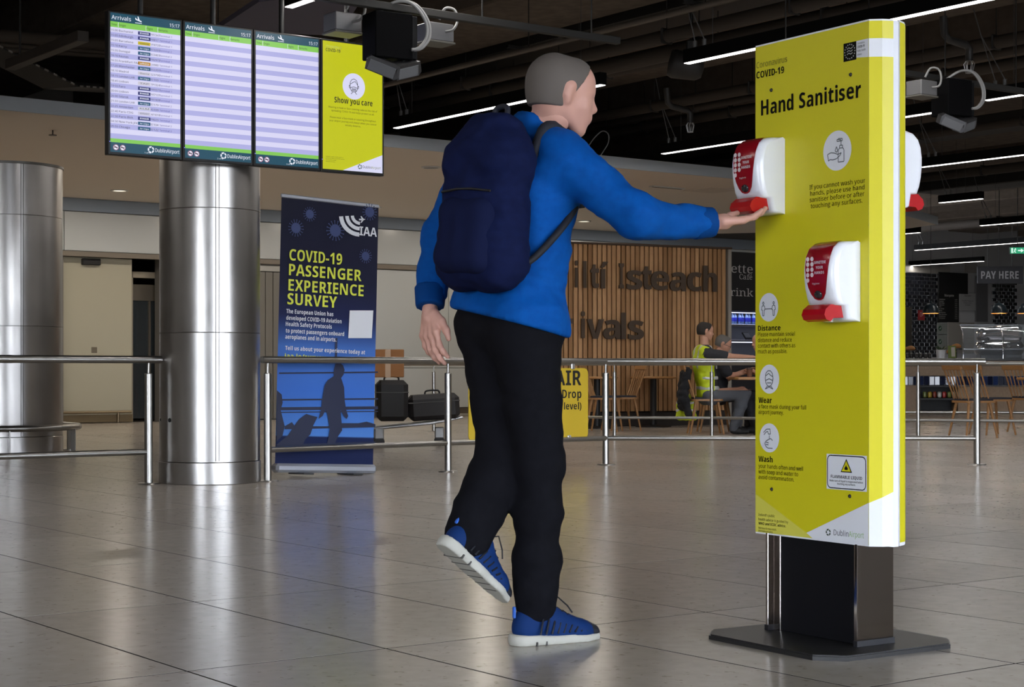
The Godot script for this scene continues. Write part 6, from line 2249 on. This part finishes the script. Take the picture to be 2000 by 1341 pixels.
func build_cafe():
	# tiled rear wall of the cafe, parallel to the back wall
	var aw = ab(gd(1800, 46.0)).y
	var xf = hall_plane(aw)
	var n = structure("wall_cafe", "rear cafe wall in dark glazed brick tiles", hall_xf())
	var st = begin()
	var b0 = on(xf, 1700, 700).x
	hall_box(st, b0 - 6.0, B1, -0.1, TOP, aw + 0.012, aw + 0.2)
	part("mortar", st, mat(color(176, 176, 178), 0.8), n)
	var tile_w = 0.2
	var tile_h = 0.098
	var st0 = begin()
	box(st0, Vector3.ZERO, Vector3(tile_w - 0.008, tile_h - 0.008, 0.02), Basis(), 0.004)
	st0.generate_normals()
	var brick = st0.commit()
	var glaze = [mat(color(20, 22, 28), 0.15), mat(color(26, 27, 33), 0.2), mat(color(17, 18, 22), 0.12)]
	var x0 = on(xf, 1766, 600).x
	var x1 = on(xf, 1830, 600).x
	var x2 = on(xf, 1942, 600).x
	var x3 = on(xf, 1984, 600).x
	var top = on(xf, 1800, 532).y
	var bot = on(xf, 1800, 694).y
	var yy = bot
	var row = 0
	while yy < top:
		for span in [[x0 - 0.4, x1], [x2, x3]]:
			var x = span[0] + (0.5 if row % 2 else 0.0) * tile_w
			while x < span[1]:
				shared("brick", brick, glaze[rng.randi() % 3], n, Transform3D(Basis(), Vector3(x, yy, -aw)))
				x += tile_w
		yy += tile_h
		row += 1
	var put_flat = func(called, label, cat, px0, py0, px1, py1, material, depth):
		var p = on(xf, px0, py1)
		var q = on(xf, px1, py0)
		var o = thing(called, label, cat, Transform3D(xf.basis, xf * Vector3((p.x + q.x) / 2, (p.y + q.y) / 2, 0.03)))
		var s2 = begin()
		box(s2, Vector3(0, 0, depth / 2), Vector3(q.x - p.x, q.y - p.y, depth), Basis(), 0.004)
		part("board", s2, material, o)
		return [o, (q.x - p.x) / 2, (q.y - p.y) / 2, depth]
	var words = func(r, lines, material, font):
		var s2 = begin()
		for q in lines:
			letters(s2, q[0], Transform3D(), -r[1] + q[1] * 2 * r[1], r[2] - q[2] * 2 * r[2], q[3] * 2 * r[1], q[4] * 2 * r[2], font, r[3] + 0.002)
		part("lettering", s2, material, r[0])
	var chalk = mat(color(188, 186, 182), 0.6)
	var dark = mat(color(15, 15, 17), 0.5)
	var r = put_flat.call("wall_panel", "tall black panel above the cafe menu board", "panel", 1829, 534, 1886, 572, dark, 0.05)
	r = put_flat.call("menu_board", "black menu board with white price list on the brick wall", "menu", 1828, 573, 1869, 628, mat(color(13, 13, 14), 0.5), 0.04)
	var rows = [["Marqette", 0.3, 0.12, 0.45, 0.075]]
	for k in 11:
		rows.append([["Americano", "Espresso", "Flat White", "Cappuccino", "Tea", "Latte", "Mocha", "Herbal tea", "Hot chocolate", "Pastry", "Toast"][k], 0.05, 0.24 + k * 0.065, [0.28, 0.22, 0.25, 0.24, 0.1, 0.24, 0.14, 0.3, 0.36, 0.3, 0.28][k], 0.03])
		rows.append(["3.%d5" % (k % 9), 0.8, 0.24 + k * 0.065, 0.12, 0.03])
	words.call(r, rows, chalk, serif)
	r = put_flat.call("wall_notice", "white framed notice beside the black menu board", "notice", 1870, 573, 1901.5, 605.5, mat(color(150, 150, 150), 0.5), 0.04)
	words.call(r, [["Marqette", 0.3, 0.2, 0.42, 0.1], ["Freshly Prepared", 0.15, 0.48, 0.7, 0.07], ["Things Soon", 0.24, 0.6, 0.5, 0.07], ["Available", 0.33, 0.72, 0.35, 0.07]], mat(color(40, 40, 40), 0.6), serif)
	r = put_flat.call("fire_sign", "small red fire point sign on the brick tiles", "sign", 1790.5, 606, 1803.5, 625, mat(color(110, 22, 26), 0.5), 0.02)
	st = begin()
	line(st, Transform3D(), [Vector2(-0.06, 0.07), Vector2(0.0, 0.07), Vector2(0.0, -0.03), Vector2(-0.06, -0.03), Vector2(-0.06, 0.07)], 0.01, 0.022)
	line(st, Transform3D(), [Vector2(0.04, 0.07), Vector2(0.04, -0.02)], 0.012, 0.022)
	part("symbol", st, mat(color(190, 170, 165), 0.6), r[0])
	for q in [[1828, 630, 1847, 652], [1828, 654, 1847, 680]]:
		r = put_flat.call("allergen_poster", "white poster with a green tick symbol below the menu board", "poster", q[0], q[1], q[2], q[3], mat(color(126, 130, 126), 0.6), 0.02)
		r[0].set_meta("group", "posters with a green tick")
		st = begin()
		flat(st, disc(Vector2(-r[1] * 0.45, 0), 0.07, 0.07, 18), Transform3D(), 0.022)
		part("green_tick_ground", st, mat(color(40, 70, 52), 0.6), r[0])
		st = begin()
		line(st, Transform3D(), [Vector2(-r[1] * 0.45 - 0.03, 0), Vector2(-r[1] * 0.45 - 0.005, -0.025), Vector2(-r[1] * 0.45 + 0.04, 0.035)], 0.014, 0.024)
		part("tick", st, mat(color(200, 205, 200), 0.6), r[0])
	r = put_flat.call("wall_panel", "grey steel panel to the right of the menu board", "panel", 1902, 540, 1925, 628, mat(color(92, 92, 94), 0.4), 0.05)
	r = put_flat.call("wall_panel", "dark doorway panel at the edge of the brick tiles", "panel", 1758, 600, 1777, 690, mat(color(50, 47, 40), 0.5), 0.05)
	for q in [[1848, 630, 1900, 690, "pale steel splashback below the white notice"], [1765, 521, 1852, 531, "pale upper window strip over the brick wall"], [1880, 514, 1905, 532, "pale upper panels next to the pay sign"]]:
		r = put_flat.call("wall_panel", q[4], "panel", q[0], q[1], q[2], q[3], mat(color(140, 136, 130), 0.4), 0.03)
	# hanging pay sign and exit sign
	var p = pt(1953, 537, 42.0)
	var o = thing("pay_sign", "grey hanging sign reading PAY HERE", "sign", Transform3D(Basis(), p))
	st = begin()
	box(st, Vector3.ZERO, Vector3(1.12, 0.42, 0.06), Basis(), 0.006)
	part("board", st, mat(color(58, 58, 62), 0.5), o)
	st = begin()
	letters(st, "PAY HERE", Transform3D(), -0.47, -0.09, 0.92, 0.18, bold, 0.032)
	part("lettering", st, mat(color(176, 176, 178), 0.5), o)
	for s in [-1, 1]:
		st = begin()
		tube(st, [Vector3(s * 0.3, 0.2, 0), Vector3(s * 0.3, TOP - p.y, 0)], 0.008, 6)
		part("rod", st, mat(color(90, 90, 90), 0.5), o)
	p = pt(1988, 489, 34.0)
	o = thing("exit_sign", "lit green exit sign with a running figure and an arrow", "sign", Transform3D(Basis(), p))
	st = begin()
	box(st, Vector3(0, 0, -0.02), Vector3(0.32, 0.14, 0.04), Basis(), 0.004)
	part("case", st, mat(color(60, 70, 66), 0.5), o)
	st = begin()
	rect(st, -0.15, -0.06, 0.15, 0.06, 0.002)
	part("light_face", st, glow(color(40, 170, 120), 0.9), o)
	st = begin()
	flat(st, [Vector2(0.0, 0.012), Vector2(0.06, 0.012), Vector2(0.06, 0.04), Vector2(0.12, 0.0), Vector2(0.06, -0.04), Vector2(0.06, -0.012), Vector2(0.0, -0.012)], Transform3D(), 0.004)
	rect(st, -0.13, -0.05, -0.1, 0.05, 0.004)
	flat(st, disc(Vector2(-0.05, 0.035), 0.012, 0.012, 10), Transform3D(), 0.004)
	line(st, Transform3D(), [Vector2(-0.055, 0.02), Vector2(-0.065, -0.01), Vector2(-0.04, -0.045)], 0.014, 0.004)
	line(st, Transform3D(), [Vector2(-0.065, -0.01), Vector2(-0.09, -0.04)], 0.012, 0.004)
	line(st, Transform3D(), [Vector2(-0.085, 0.01), Vector2(-0.055, 0.018), Vector2(-0.03, 0.005)], 0.01, 0.004)
	part("symbol_light", st, glow(color(225, 255, 240), 1.0), o)
	st = begin()
	tube(st, [Vector3(0, 0.07, -0.02), Vector3(0, TOP - p.y, -0.02)], 0.008, 6)
	part("rod", st, mat(color(50, 50, 50), 0.5), o)
	# pendants over the counter
	for k in 3:
		p = pt([1818, 1951, 2003][k], 611, [33.5, 33.5, 33.5][k])
		o = thing("pendant_lamp", ["dark dome pendant in front of the fire sign", "dark dome pendant under the PAY HERE sign", "dark dome pendant beside the one under the pay sign"][k], "lamp", Transform3D(Basis(), p), "dome pendants over the cafe counter")
		st = begin()
		lathe(st, [Vector2(0.16, 0.0), Vector2(0.155, 0.06), Vector2(0.13, 0.13), Vector2(0.08, 0.18), Vector2(0.02, 0.2), Vector2(0.015, 0.24), Vector2(0, 0.24)], 28, Transform3D(), false)
		part("shade", st, mat(color(28, 38, 44), 0.3), o)
		st = begin()
		lathe(st, [Vector2(0.16, 0.0), Vector2(0.163, -0.008), Vector2(0.156, -0.008)], 28)
		part("rim", st, mat(color(190, 150, 100), 0.3, 0.6), o)
		st = begin()
		lathe(st, [Vector2(0, 0.05), Vector2(0.04, 0.08), Vector2(0.04, 0.1), Vector2(0, 0.14)], 14, Transform3D(), false)
		part("bulb", st, glow(Color(1, 0.8, 0.55), 4.0), o)
		st = begin()
		tube(st, [Vector3(0, 0.24, 0), Vector3(0, TOP - p.y, 0)], 0.005, 5)
		part("cord", st, mat(color(20, 20, 20), 0.6), o)
		var l = OmniLight3D.new()
		l.name = "pendant_bulb_light"
		l.light_energy = 0.35
		l.light_size = 0.04
		l.omni_range = 60
		l.shadow_enabled = true
		l.light_color = Color(1, 0.82, 0.6)
		o.add_child(l)
		l.position = Vector3(0, 0.03, 0)
	# counter with timber front, glazed tile band and snack shelves
	var cd = 32.3
	var cx = Transform3D(Basis(), gd(1890, cd))
	o = thing("cafe_counter", "long cafe counter with a timber front and a band of blue tiles", "counter", cx)
	var L = func(x): return (x - 1890.0) / FOCAL * cd
	var xl = L.call(1690)
	var xr = L.call(2150)
	st = begin()
	box(st, Vector3((xl + xr) / 2, 1.02, -0.45), Vector3(xr - xl, 0.04, 1.0), Basis(), 0.006)
	part("worktop", st, mat(color(40, 38, 38), 0.3), o)
	var ply = grained(color(140, 118, 96), color(160, 136, 112), 0.6, 0.0, 0.02, Vector3(3, 1, 3), 81)
	st = begin()
	box(st, Vector3((xl + xr) / 2, 0.86, -0.33), Vector3(xr - xl, 0.28, 0.66))
	box(st, Vector3((xl + L.call(1797)) / 2, 0.36, -0.33), Vector3(L.call(1797) - xl, 0.72, 0.66))
	box(st, Vector3((L.call(1872) + xr) / 2, 0.26, -0.33), Vector3(xr - L.call(1872), 0.5, 0.6))
	part("front_panel", st, ply, o)
	st = begin()
	box(st, Vector3(L.call(1835), 0.36, -0.58), Vector3(L.call(1872) - L.call(1797), 0.72, 0.1))
	part("shelf_back", st, mat(color(30, 30, 32), 0.6), o)
	for y in [0.04, 0.28, 0.52]:
		st = begin()
		box(st, Vector3(L.call(1835), y, -0.3), Vector3(L.call(1872) - L.call(1797), 0.03, 0.5))
		part("snack_shelf", st, mat(color(34, 34, 36), 0.5), o)
	var blue = [mat(color(28, 40, 78), 0.06), mat(color(40, 56, 100), 0.08), mat(color(20, 28, 54), 0.06)]
	st0 = begin()
	box(st0, Vector3.ZERO, Vector3(0.094, 0.165, 0.018), Basis(), 0.006)
	st0.generate_normals()
	var bt = st0.commit()
	var k = 0
	var x = xl + 0.05
	while x < xr:
		shared("tile", bt, blue[rng.randi() % 3], o, Transform3D(Basis(Vector3.UP, rng.randf_range(-0.05, 0.05)) * Basis(Vector3.RIGHT, rng.randf_range(-0.05, 0.05)), Vector3(x, 0.625, 0.012)))
		x += 0.1
	st = begin()
	box(st, Vector3((xl + xr) / 2, 0.625, -0.005), Vector3(xr - xl, 0.17, 0.012))
	part("tile_bed", st, mat(color(150, 150, 155), 0.7), o)
	# snack packets on the shelves
	var bags = [color(190, 160, 40), color(170, 36, 34), color(120, 130, 60), color(200, 178, 90), color(150, 60, 40), color(190, 190, 180)]
	for row2 in 2:
		for q in 7:
			var bo = thing("snack_packet", "small printed snack packet on the shelf under the counter", "packet", Transform3D(Basis(Vector3.UP, rng.randf_range(-0.3, 0.3)), cx * Vector3(L.call(1803) + 0.08 + q * 0.092, 0.056 + (row2 + 0) * 0.24 + (0.24 if row2 else 0.24), -0.2)), "snack packets under the cafe counter")
			st = begin()
			nets(st, [[Vector3(-0.012, 0.03, 0), 0.026, Vector3(-0.012, 0.1, 0), 0.026], [Vector3(0.014, 0.03, 0), 0.026, Vector3(0.014, 0.1, 0), 0.026]], 0.012, 0.02, [[Vector3(0, 0.0, 0), Vector3.DOWN], [Vector3(0, 0.125, 0), Vector3.UP]])
			part("bag", st, mat(bags[rng.randi() % 6], 0.3), bo)
	# pot plant, display glass, coffee machine and small wares on the worktop
	var pot = thing("potted_plant", "small green plant in a white pot on the cafe counter", "plant", Transform3D(Basis(), cx * Vector3(L.call(1841), 1.04, -0.15)))
	st = begin()
	lathe(st, [Vector2(0, 0), Vector2(0.07, 0), Vector2(0.09, 0.17), Vector2(0.082, 0.17), Vector2(0.0, 0.15)], 20)
	part("pot", st, mat(color(214, 214, 216), 0.4), pot)
	for q in 16:
		st = begin()
		var an = q * 2.4
		var dir = Vector3(cos(an), 0.9 + 0.5 * sin(q * 1.7), sin(an)).normalized()
		var s = dir.cross(Vector3.UP).normalized() * 0.022
		var p0 = Vector3(cos(an) * 0.03, 0.15, sin(an) * 0.03)
		var p1 = p0 + dir * 0.07
		var p2 = p0 + dir * 0.14
		quad(st, p0, p1 + s, p2, p1 - s)
		part("leaf", st, mat(color(58, 78, 52), 0.6), pot)
	var glass = StandardMaterial3D.new()
	glass.albedo_color = Color(0.85, 0.9, 0.95, 0.12)
	glass.roughness = 0.03
	glass.transparency = BaseMaterial3D.TRANSPARENCY_ALPHA
	var case = thing("glass_display", "curved glass food display on the cafe counter under the pendants", "display case", Transform3D(Basis(), cx * Vector3(L.call(1880), 1.04, -0.05)))
	st = begin()
	st.set_smooth_group(0)
	var bend = []
	for q in 9:
		var an = q / 8.0 * PI / 2
		bend.append(Vector2(0.1 - 0.25 * (1 - cos(an)), 0.28 + sin(an) * 0.36))
	bend.push_front(Vector2(0.1, 0.0))
	for q in bend.size() - 1:
		quad(st, Vector3(0, bend[q].y, bend[q].x), Vector3(1.5, bend[q].y, bend[q].x), Vector3(1.5, bend[q + 1].y, bend[q + 1].x), Vector3(0, bend[q + 1].y, bend[q + 1].x))
	st.set_smooth_group(-1)
	part("curved_glass", st, glass, case)
	st = begin()
	box(st, Vector3(0.75, 0.18, -0.15), Vector3(1.5, 0.02, 0.45))
	box(st, Vector3(0.75, 0.64, -0.2), Vector3(1.5, 0.02, 0.14))
	part("shelf_board", st, mat(color(120, 122, 126), 0.25, 0.7), case)
	st = begin()
	for s in [0.0, 0.75, 1.5]:
		tube(st, [Vector3(s, 0, 0.1), Vector3(s, 0.28, 0.1), Vector3(s, 0.5, 0.03), Vector3(s, 0.62, -0.12)], 0.012, 8)
	part("chrome_frame", st, mat(color(225, 225, 230), 0.08, 1.0), case)
	var mach = thing("coffee_machine", "polished chrome coffee machine behind the glass display", "coffee machine", Transform3D(Basis(), cx * Vector3(L.call(1968), 1.04, -0.66)))
	st = begin()
	nets(st, [[Vector3(-0.3, 0.2, 0), 0.16, Vector3(0.35, 0.2, 0), 0.16], [Vector3(-0.3, 0.45, 0), 0.14, Vector3(0.35, 0.45, 0), 0.14], [Vector3(-0.28, 0.5, 0.06), 0.1, Vector3(0.35, 0.56, 0.06), 0.1]], 0.02, 0.06, [[Vector3.ZERO, Vector3.DOWN]])
	part("chrome_body", st, mat(color(220, 220, 226), 0.06, 1.0), mach)
	st = begin()
	box(st, Vector3(0, 0.04, 0.1), Vector3(0.8, 0.08, 0.3), Basis(), 0.01)
	part("drip_tray", st, mat(color(30, 30, 32), 0.4), mach)
	for q in 2:
		st = begin()
		tube(st, [Vector3(-0.15 + q * 0.3, 0.25, 0.14), Vector3(-0.15 + q * 0.3, 0.22, 0.32)], 0.018, 8)
		part("handle", st, mat(color(24, 24, 24), 0.4), mach)
	for q in [[1785, 0.16, color(160, 110, 60), "round loaf on a dark stand at the counter's left end", "bread"], [1876, 0.2, color(176, 120, 66), "pastry on a dark stand beside the pot plant", "pastry"], [1866, 0.1, color(196, 140, 80), "small pastry beside the pot plant on a dark stand", "pastry"]]:
		var bo = thing("bread", q[3], q[4], Transform3D(Basis(), cx * Vector3(L.call(q[0]), 1.04 + q[1], -0.3)))
		st = begin()
		nets(st, [[Vector3(-0.06, 0.035, 0), 0.035, Vector3(0.06, 0.035, 0), 0.035], [Vector3(0, 0.05, 0), 0.04, Vector3(0.02, 0.05, 0), 0.04]], 0.01, 0.03, [[Vector3.ZERO, Vector3.DOWN]])
		part("crust", st, mat(q[2], 0.6), bo)
		st = begin()
		lathe(st, [Vector2(0, -0.001), Vector2(0.11, -0.001), Vector2(0.11, -0.012), Vector2(0.012, -0.014), Vector2(0.012, -q[1] + 0.008), Vector2(0.07, -q[1])], 18)
		part("cake_stand", st, mat(color(30, 30, 32), 0.4), bo)
	for q in 6:
		var bo = thing("glass_jar", "small dark jar standing on the cafe counter", "jar", Transform3D(Basis(), cx * Vector3(L.call(1775 + q * 9), 1.04, -0.12 - 0.05 * (q % 2))), "jars on the cafe counter")
		st = begin()
		lathe(st, [Vector2(0, 0), Vector2(0.032, 0.0), Vector2(0.034, 0.07), Vector2(0.02, 0.09), Vector2(0.02, 0.1)], 12, Transform3D(), false)
		part("body", st, mat(color(60, 58, 56), 0.2), bo)
		st = begin()
		lathe(st, [Vector2(0.024, 0.095), Vector2(0.024, 0.115), Vector2(0, 0.115)], 12)
		part("lid", st, mat(color(150, 148, 144), 0.4), bo)
	var menu = thing("menu_card", "green and white menu card standing on the counter by the pot plant", "card", Transform3D(Basis(Vector3.RIGHT, -0.15), cx * Vector3(L.call(1862), 1.04, -0.08)))
	st = begin()
	box(st, Vector3(0, 0.13, 0), Vector3(0.15, 0.24, 0.012), Basis(), 0.003)
	part("card", st, mat(color(98, 112, 44), 0.6), menu)
	st = begin()
	box(st, Vector3(0.02, 0.13, 0.007), Vector3(0.07, 0.18, 0.003))
	part("leaflet", st, mat(color(180, 172, 158), 0.6), menu)
	round_table(gd(1995, 21.6) + Vector3(0.35, 0, 0), "round cafe table at the wooden chairs beyond the handrail's end", 0.4)

# ---------------------------------------------------------------- luggage trolley
func build_luggage():
	var xf = Transform3D(Basis(Vector3.UP, 0.12), gd(815, 18.6))
	var o = thing("luggage_trolley", "steel luggage trolley loaded with black cases behind the handrail", "trolley", xf)
	var steel = mat(color(170, 170, 172), 0.3, 0.8)
	var st = begin()
	for z in [-0.22, 0.22]:
		tube(st, [Vector3(-0.5, 0.2, z), Vector3(0.15, 0.26, z), Vector3(0.48, 0.32, z * 0.6)], 0.016, 8)
	box(st, Vector3(-0.1, 0.245, 0), Vector3(0.9, 0.016, 0.46), Basis(Vector3.FORWARD, -0.09), 0.004)
	part("deck", st, steel, o)
	st = begin()
	for z in [-0.22, 0.22]:
		tube(st, [Vector3(-0.5, 0.2, z), Vector3(-0.6, 0.6, z), Vector3(-0.66, 1.0, z)], 0.015, 8)
	tube(st, [Vector3(-0.66, 1.0, -0.22), Vector3(-0.66, 1.0, 0.22)], 0.018, 8)
	part("push_handle", st, steel, o)
	for p in [Vector3(-0.42, 0.0, -0.2), Vector3(-0.42, 0, 0.2), Vector3(0.24, 0, 0)]:
		st = begin()
		lathe(st, [Vector2(0, 0.02), Vector2(0.05, 0.02), Vector2(0.058, 0.01), Vector2(0.058, -0.01), Vector2(0.05, -0.02), Vector2(0, -0.02)], 18, Transform3D(Basis(Vector3.RIGHT, PI / 2), p + Vector3(0, 0.06, 0)))
		part("wheel", st, mat(color(40, 40, 42), 0.6), o)
		st = begin()
		box(st, p + Vector3(0, 0.15, 0), Vector3(0.1, 0.12, 0.07), Basis(), 0.01)
		part("wheel_fork", st, mat(color(150, 150, 150), 0.4, 0.5), o)
	for q in [[Vector3(-0.28, 0.5, 0), Vector3(0.34, 0.44, 0.5), "large black suitcase standing on the luggage trolley", 0.0, color(30, 28, 28)], [Vector3(0.17, 0.43, 0), Vector3(0.55, 0.28, 0.44), "black holdall lying on the front of the luggage trolley", 0.06, color(36, 33, 33)]]:
		var c = thing("suitcase", q[2], "suitcase", xf * Transform3D(Basis(Vector3.FORWARD, -q[3]), q[0]))
		st = begin()
		box(st, Vector3.ZERO, q[1], Basis(), 0.05)
		part("shell", st, mat(q[4], 0.6), c)
		st = begin()
		box(st, Vector3(0, q[1].y * 0.2, 0), Vector3(q[1].x + 0.006, 0.012, q[1].z + 0.006), Basis(), 0.004)
		part("zip", st, mat(color(70, 68, 66), 0.5), c)
		st = begin()
		loop_cable(st, [Vector3(-0.08, q[1].y / 2, 0), Vector3(-0.06, q[1].y / 2 + 0.035, 0), Vector3(0.06, q[1].y / 2 + 0.035, 0), Vector3(0.08, q[1].y / 2, 0)], 0.01)
		part("carry_handle", st, mat(color(26, 26, 26), 0.6), c)
	var box_ = thing("cardboard_box", "brown cardboard box on top of the suitcases behind the banner", "box", xf * Transform3D(Basis(Vector3.UP, 0.2), Vector3(-0.36, 0.9, 0)))
	st = begin()
	box(st, Vector3.ZERO, Vector3(0.36, 0.3, 0.34), Basis(), 0.006)
	part("carton", st, mat(color(150, 100, 56), 0.8), box_)
	st = begin()
	box(st, Vector3(0, 0.0, 0), Vector3(0.06, 0.303, 0.343))
	part("tape", st, mat(color(170, 130, 84), 0.4), box_)
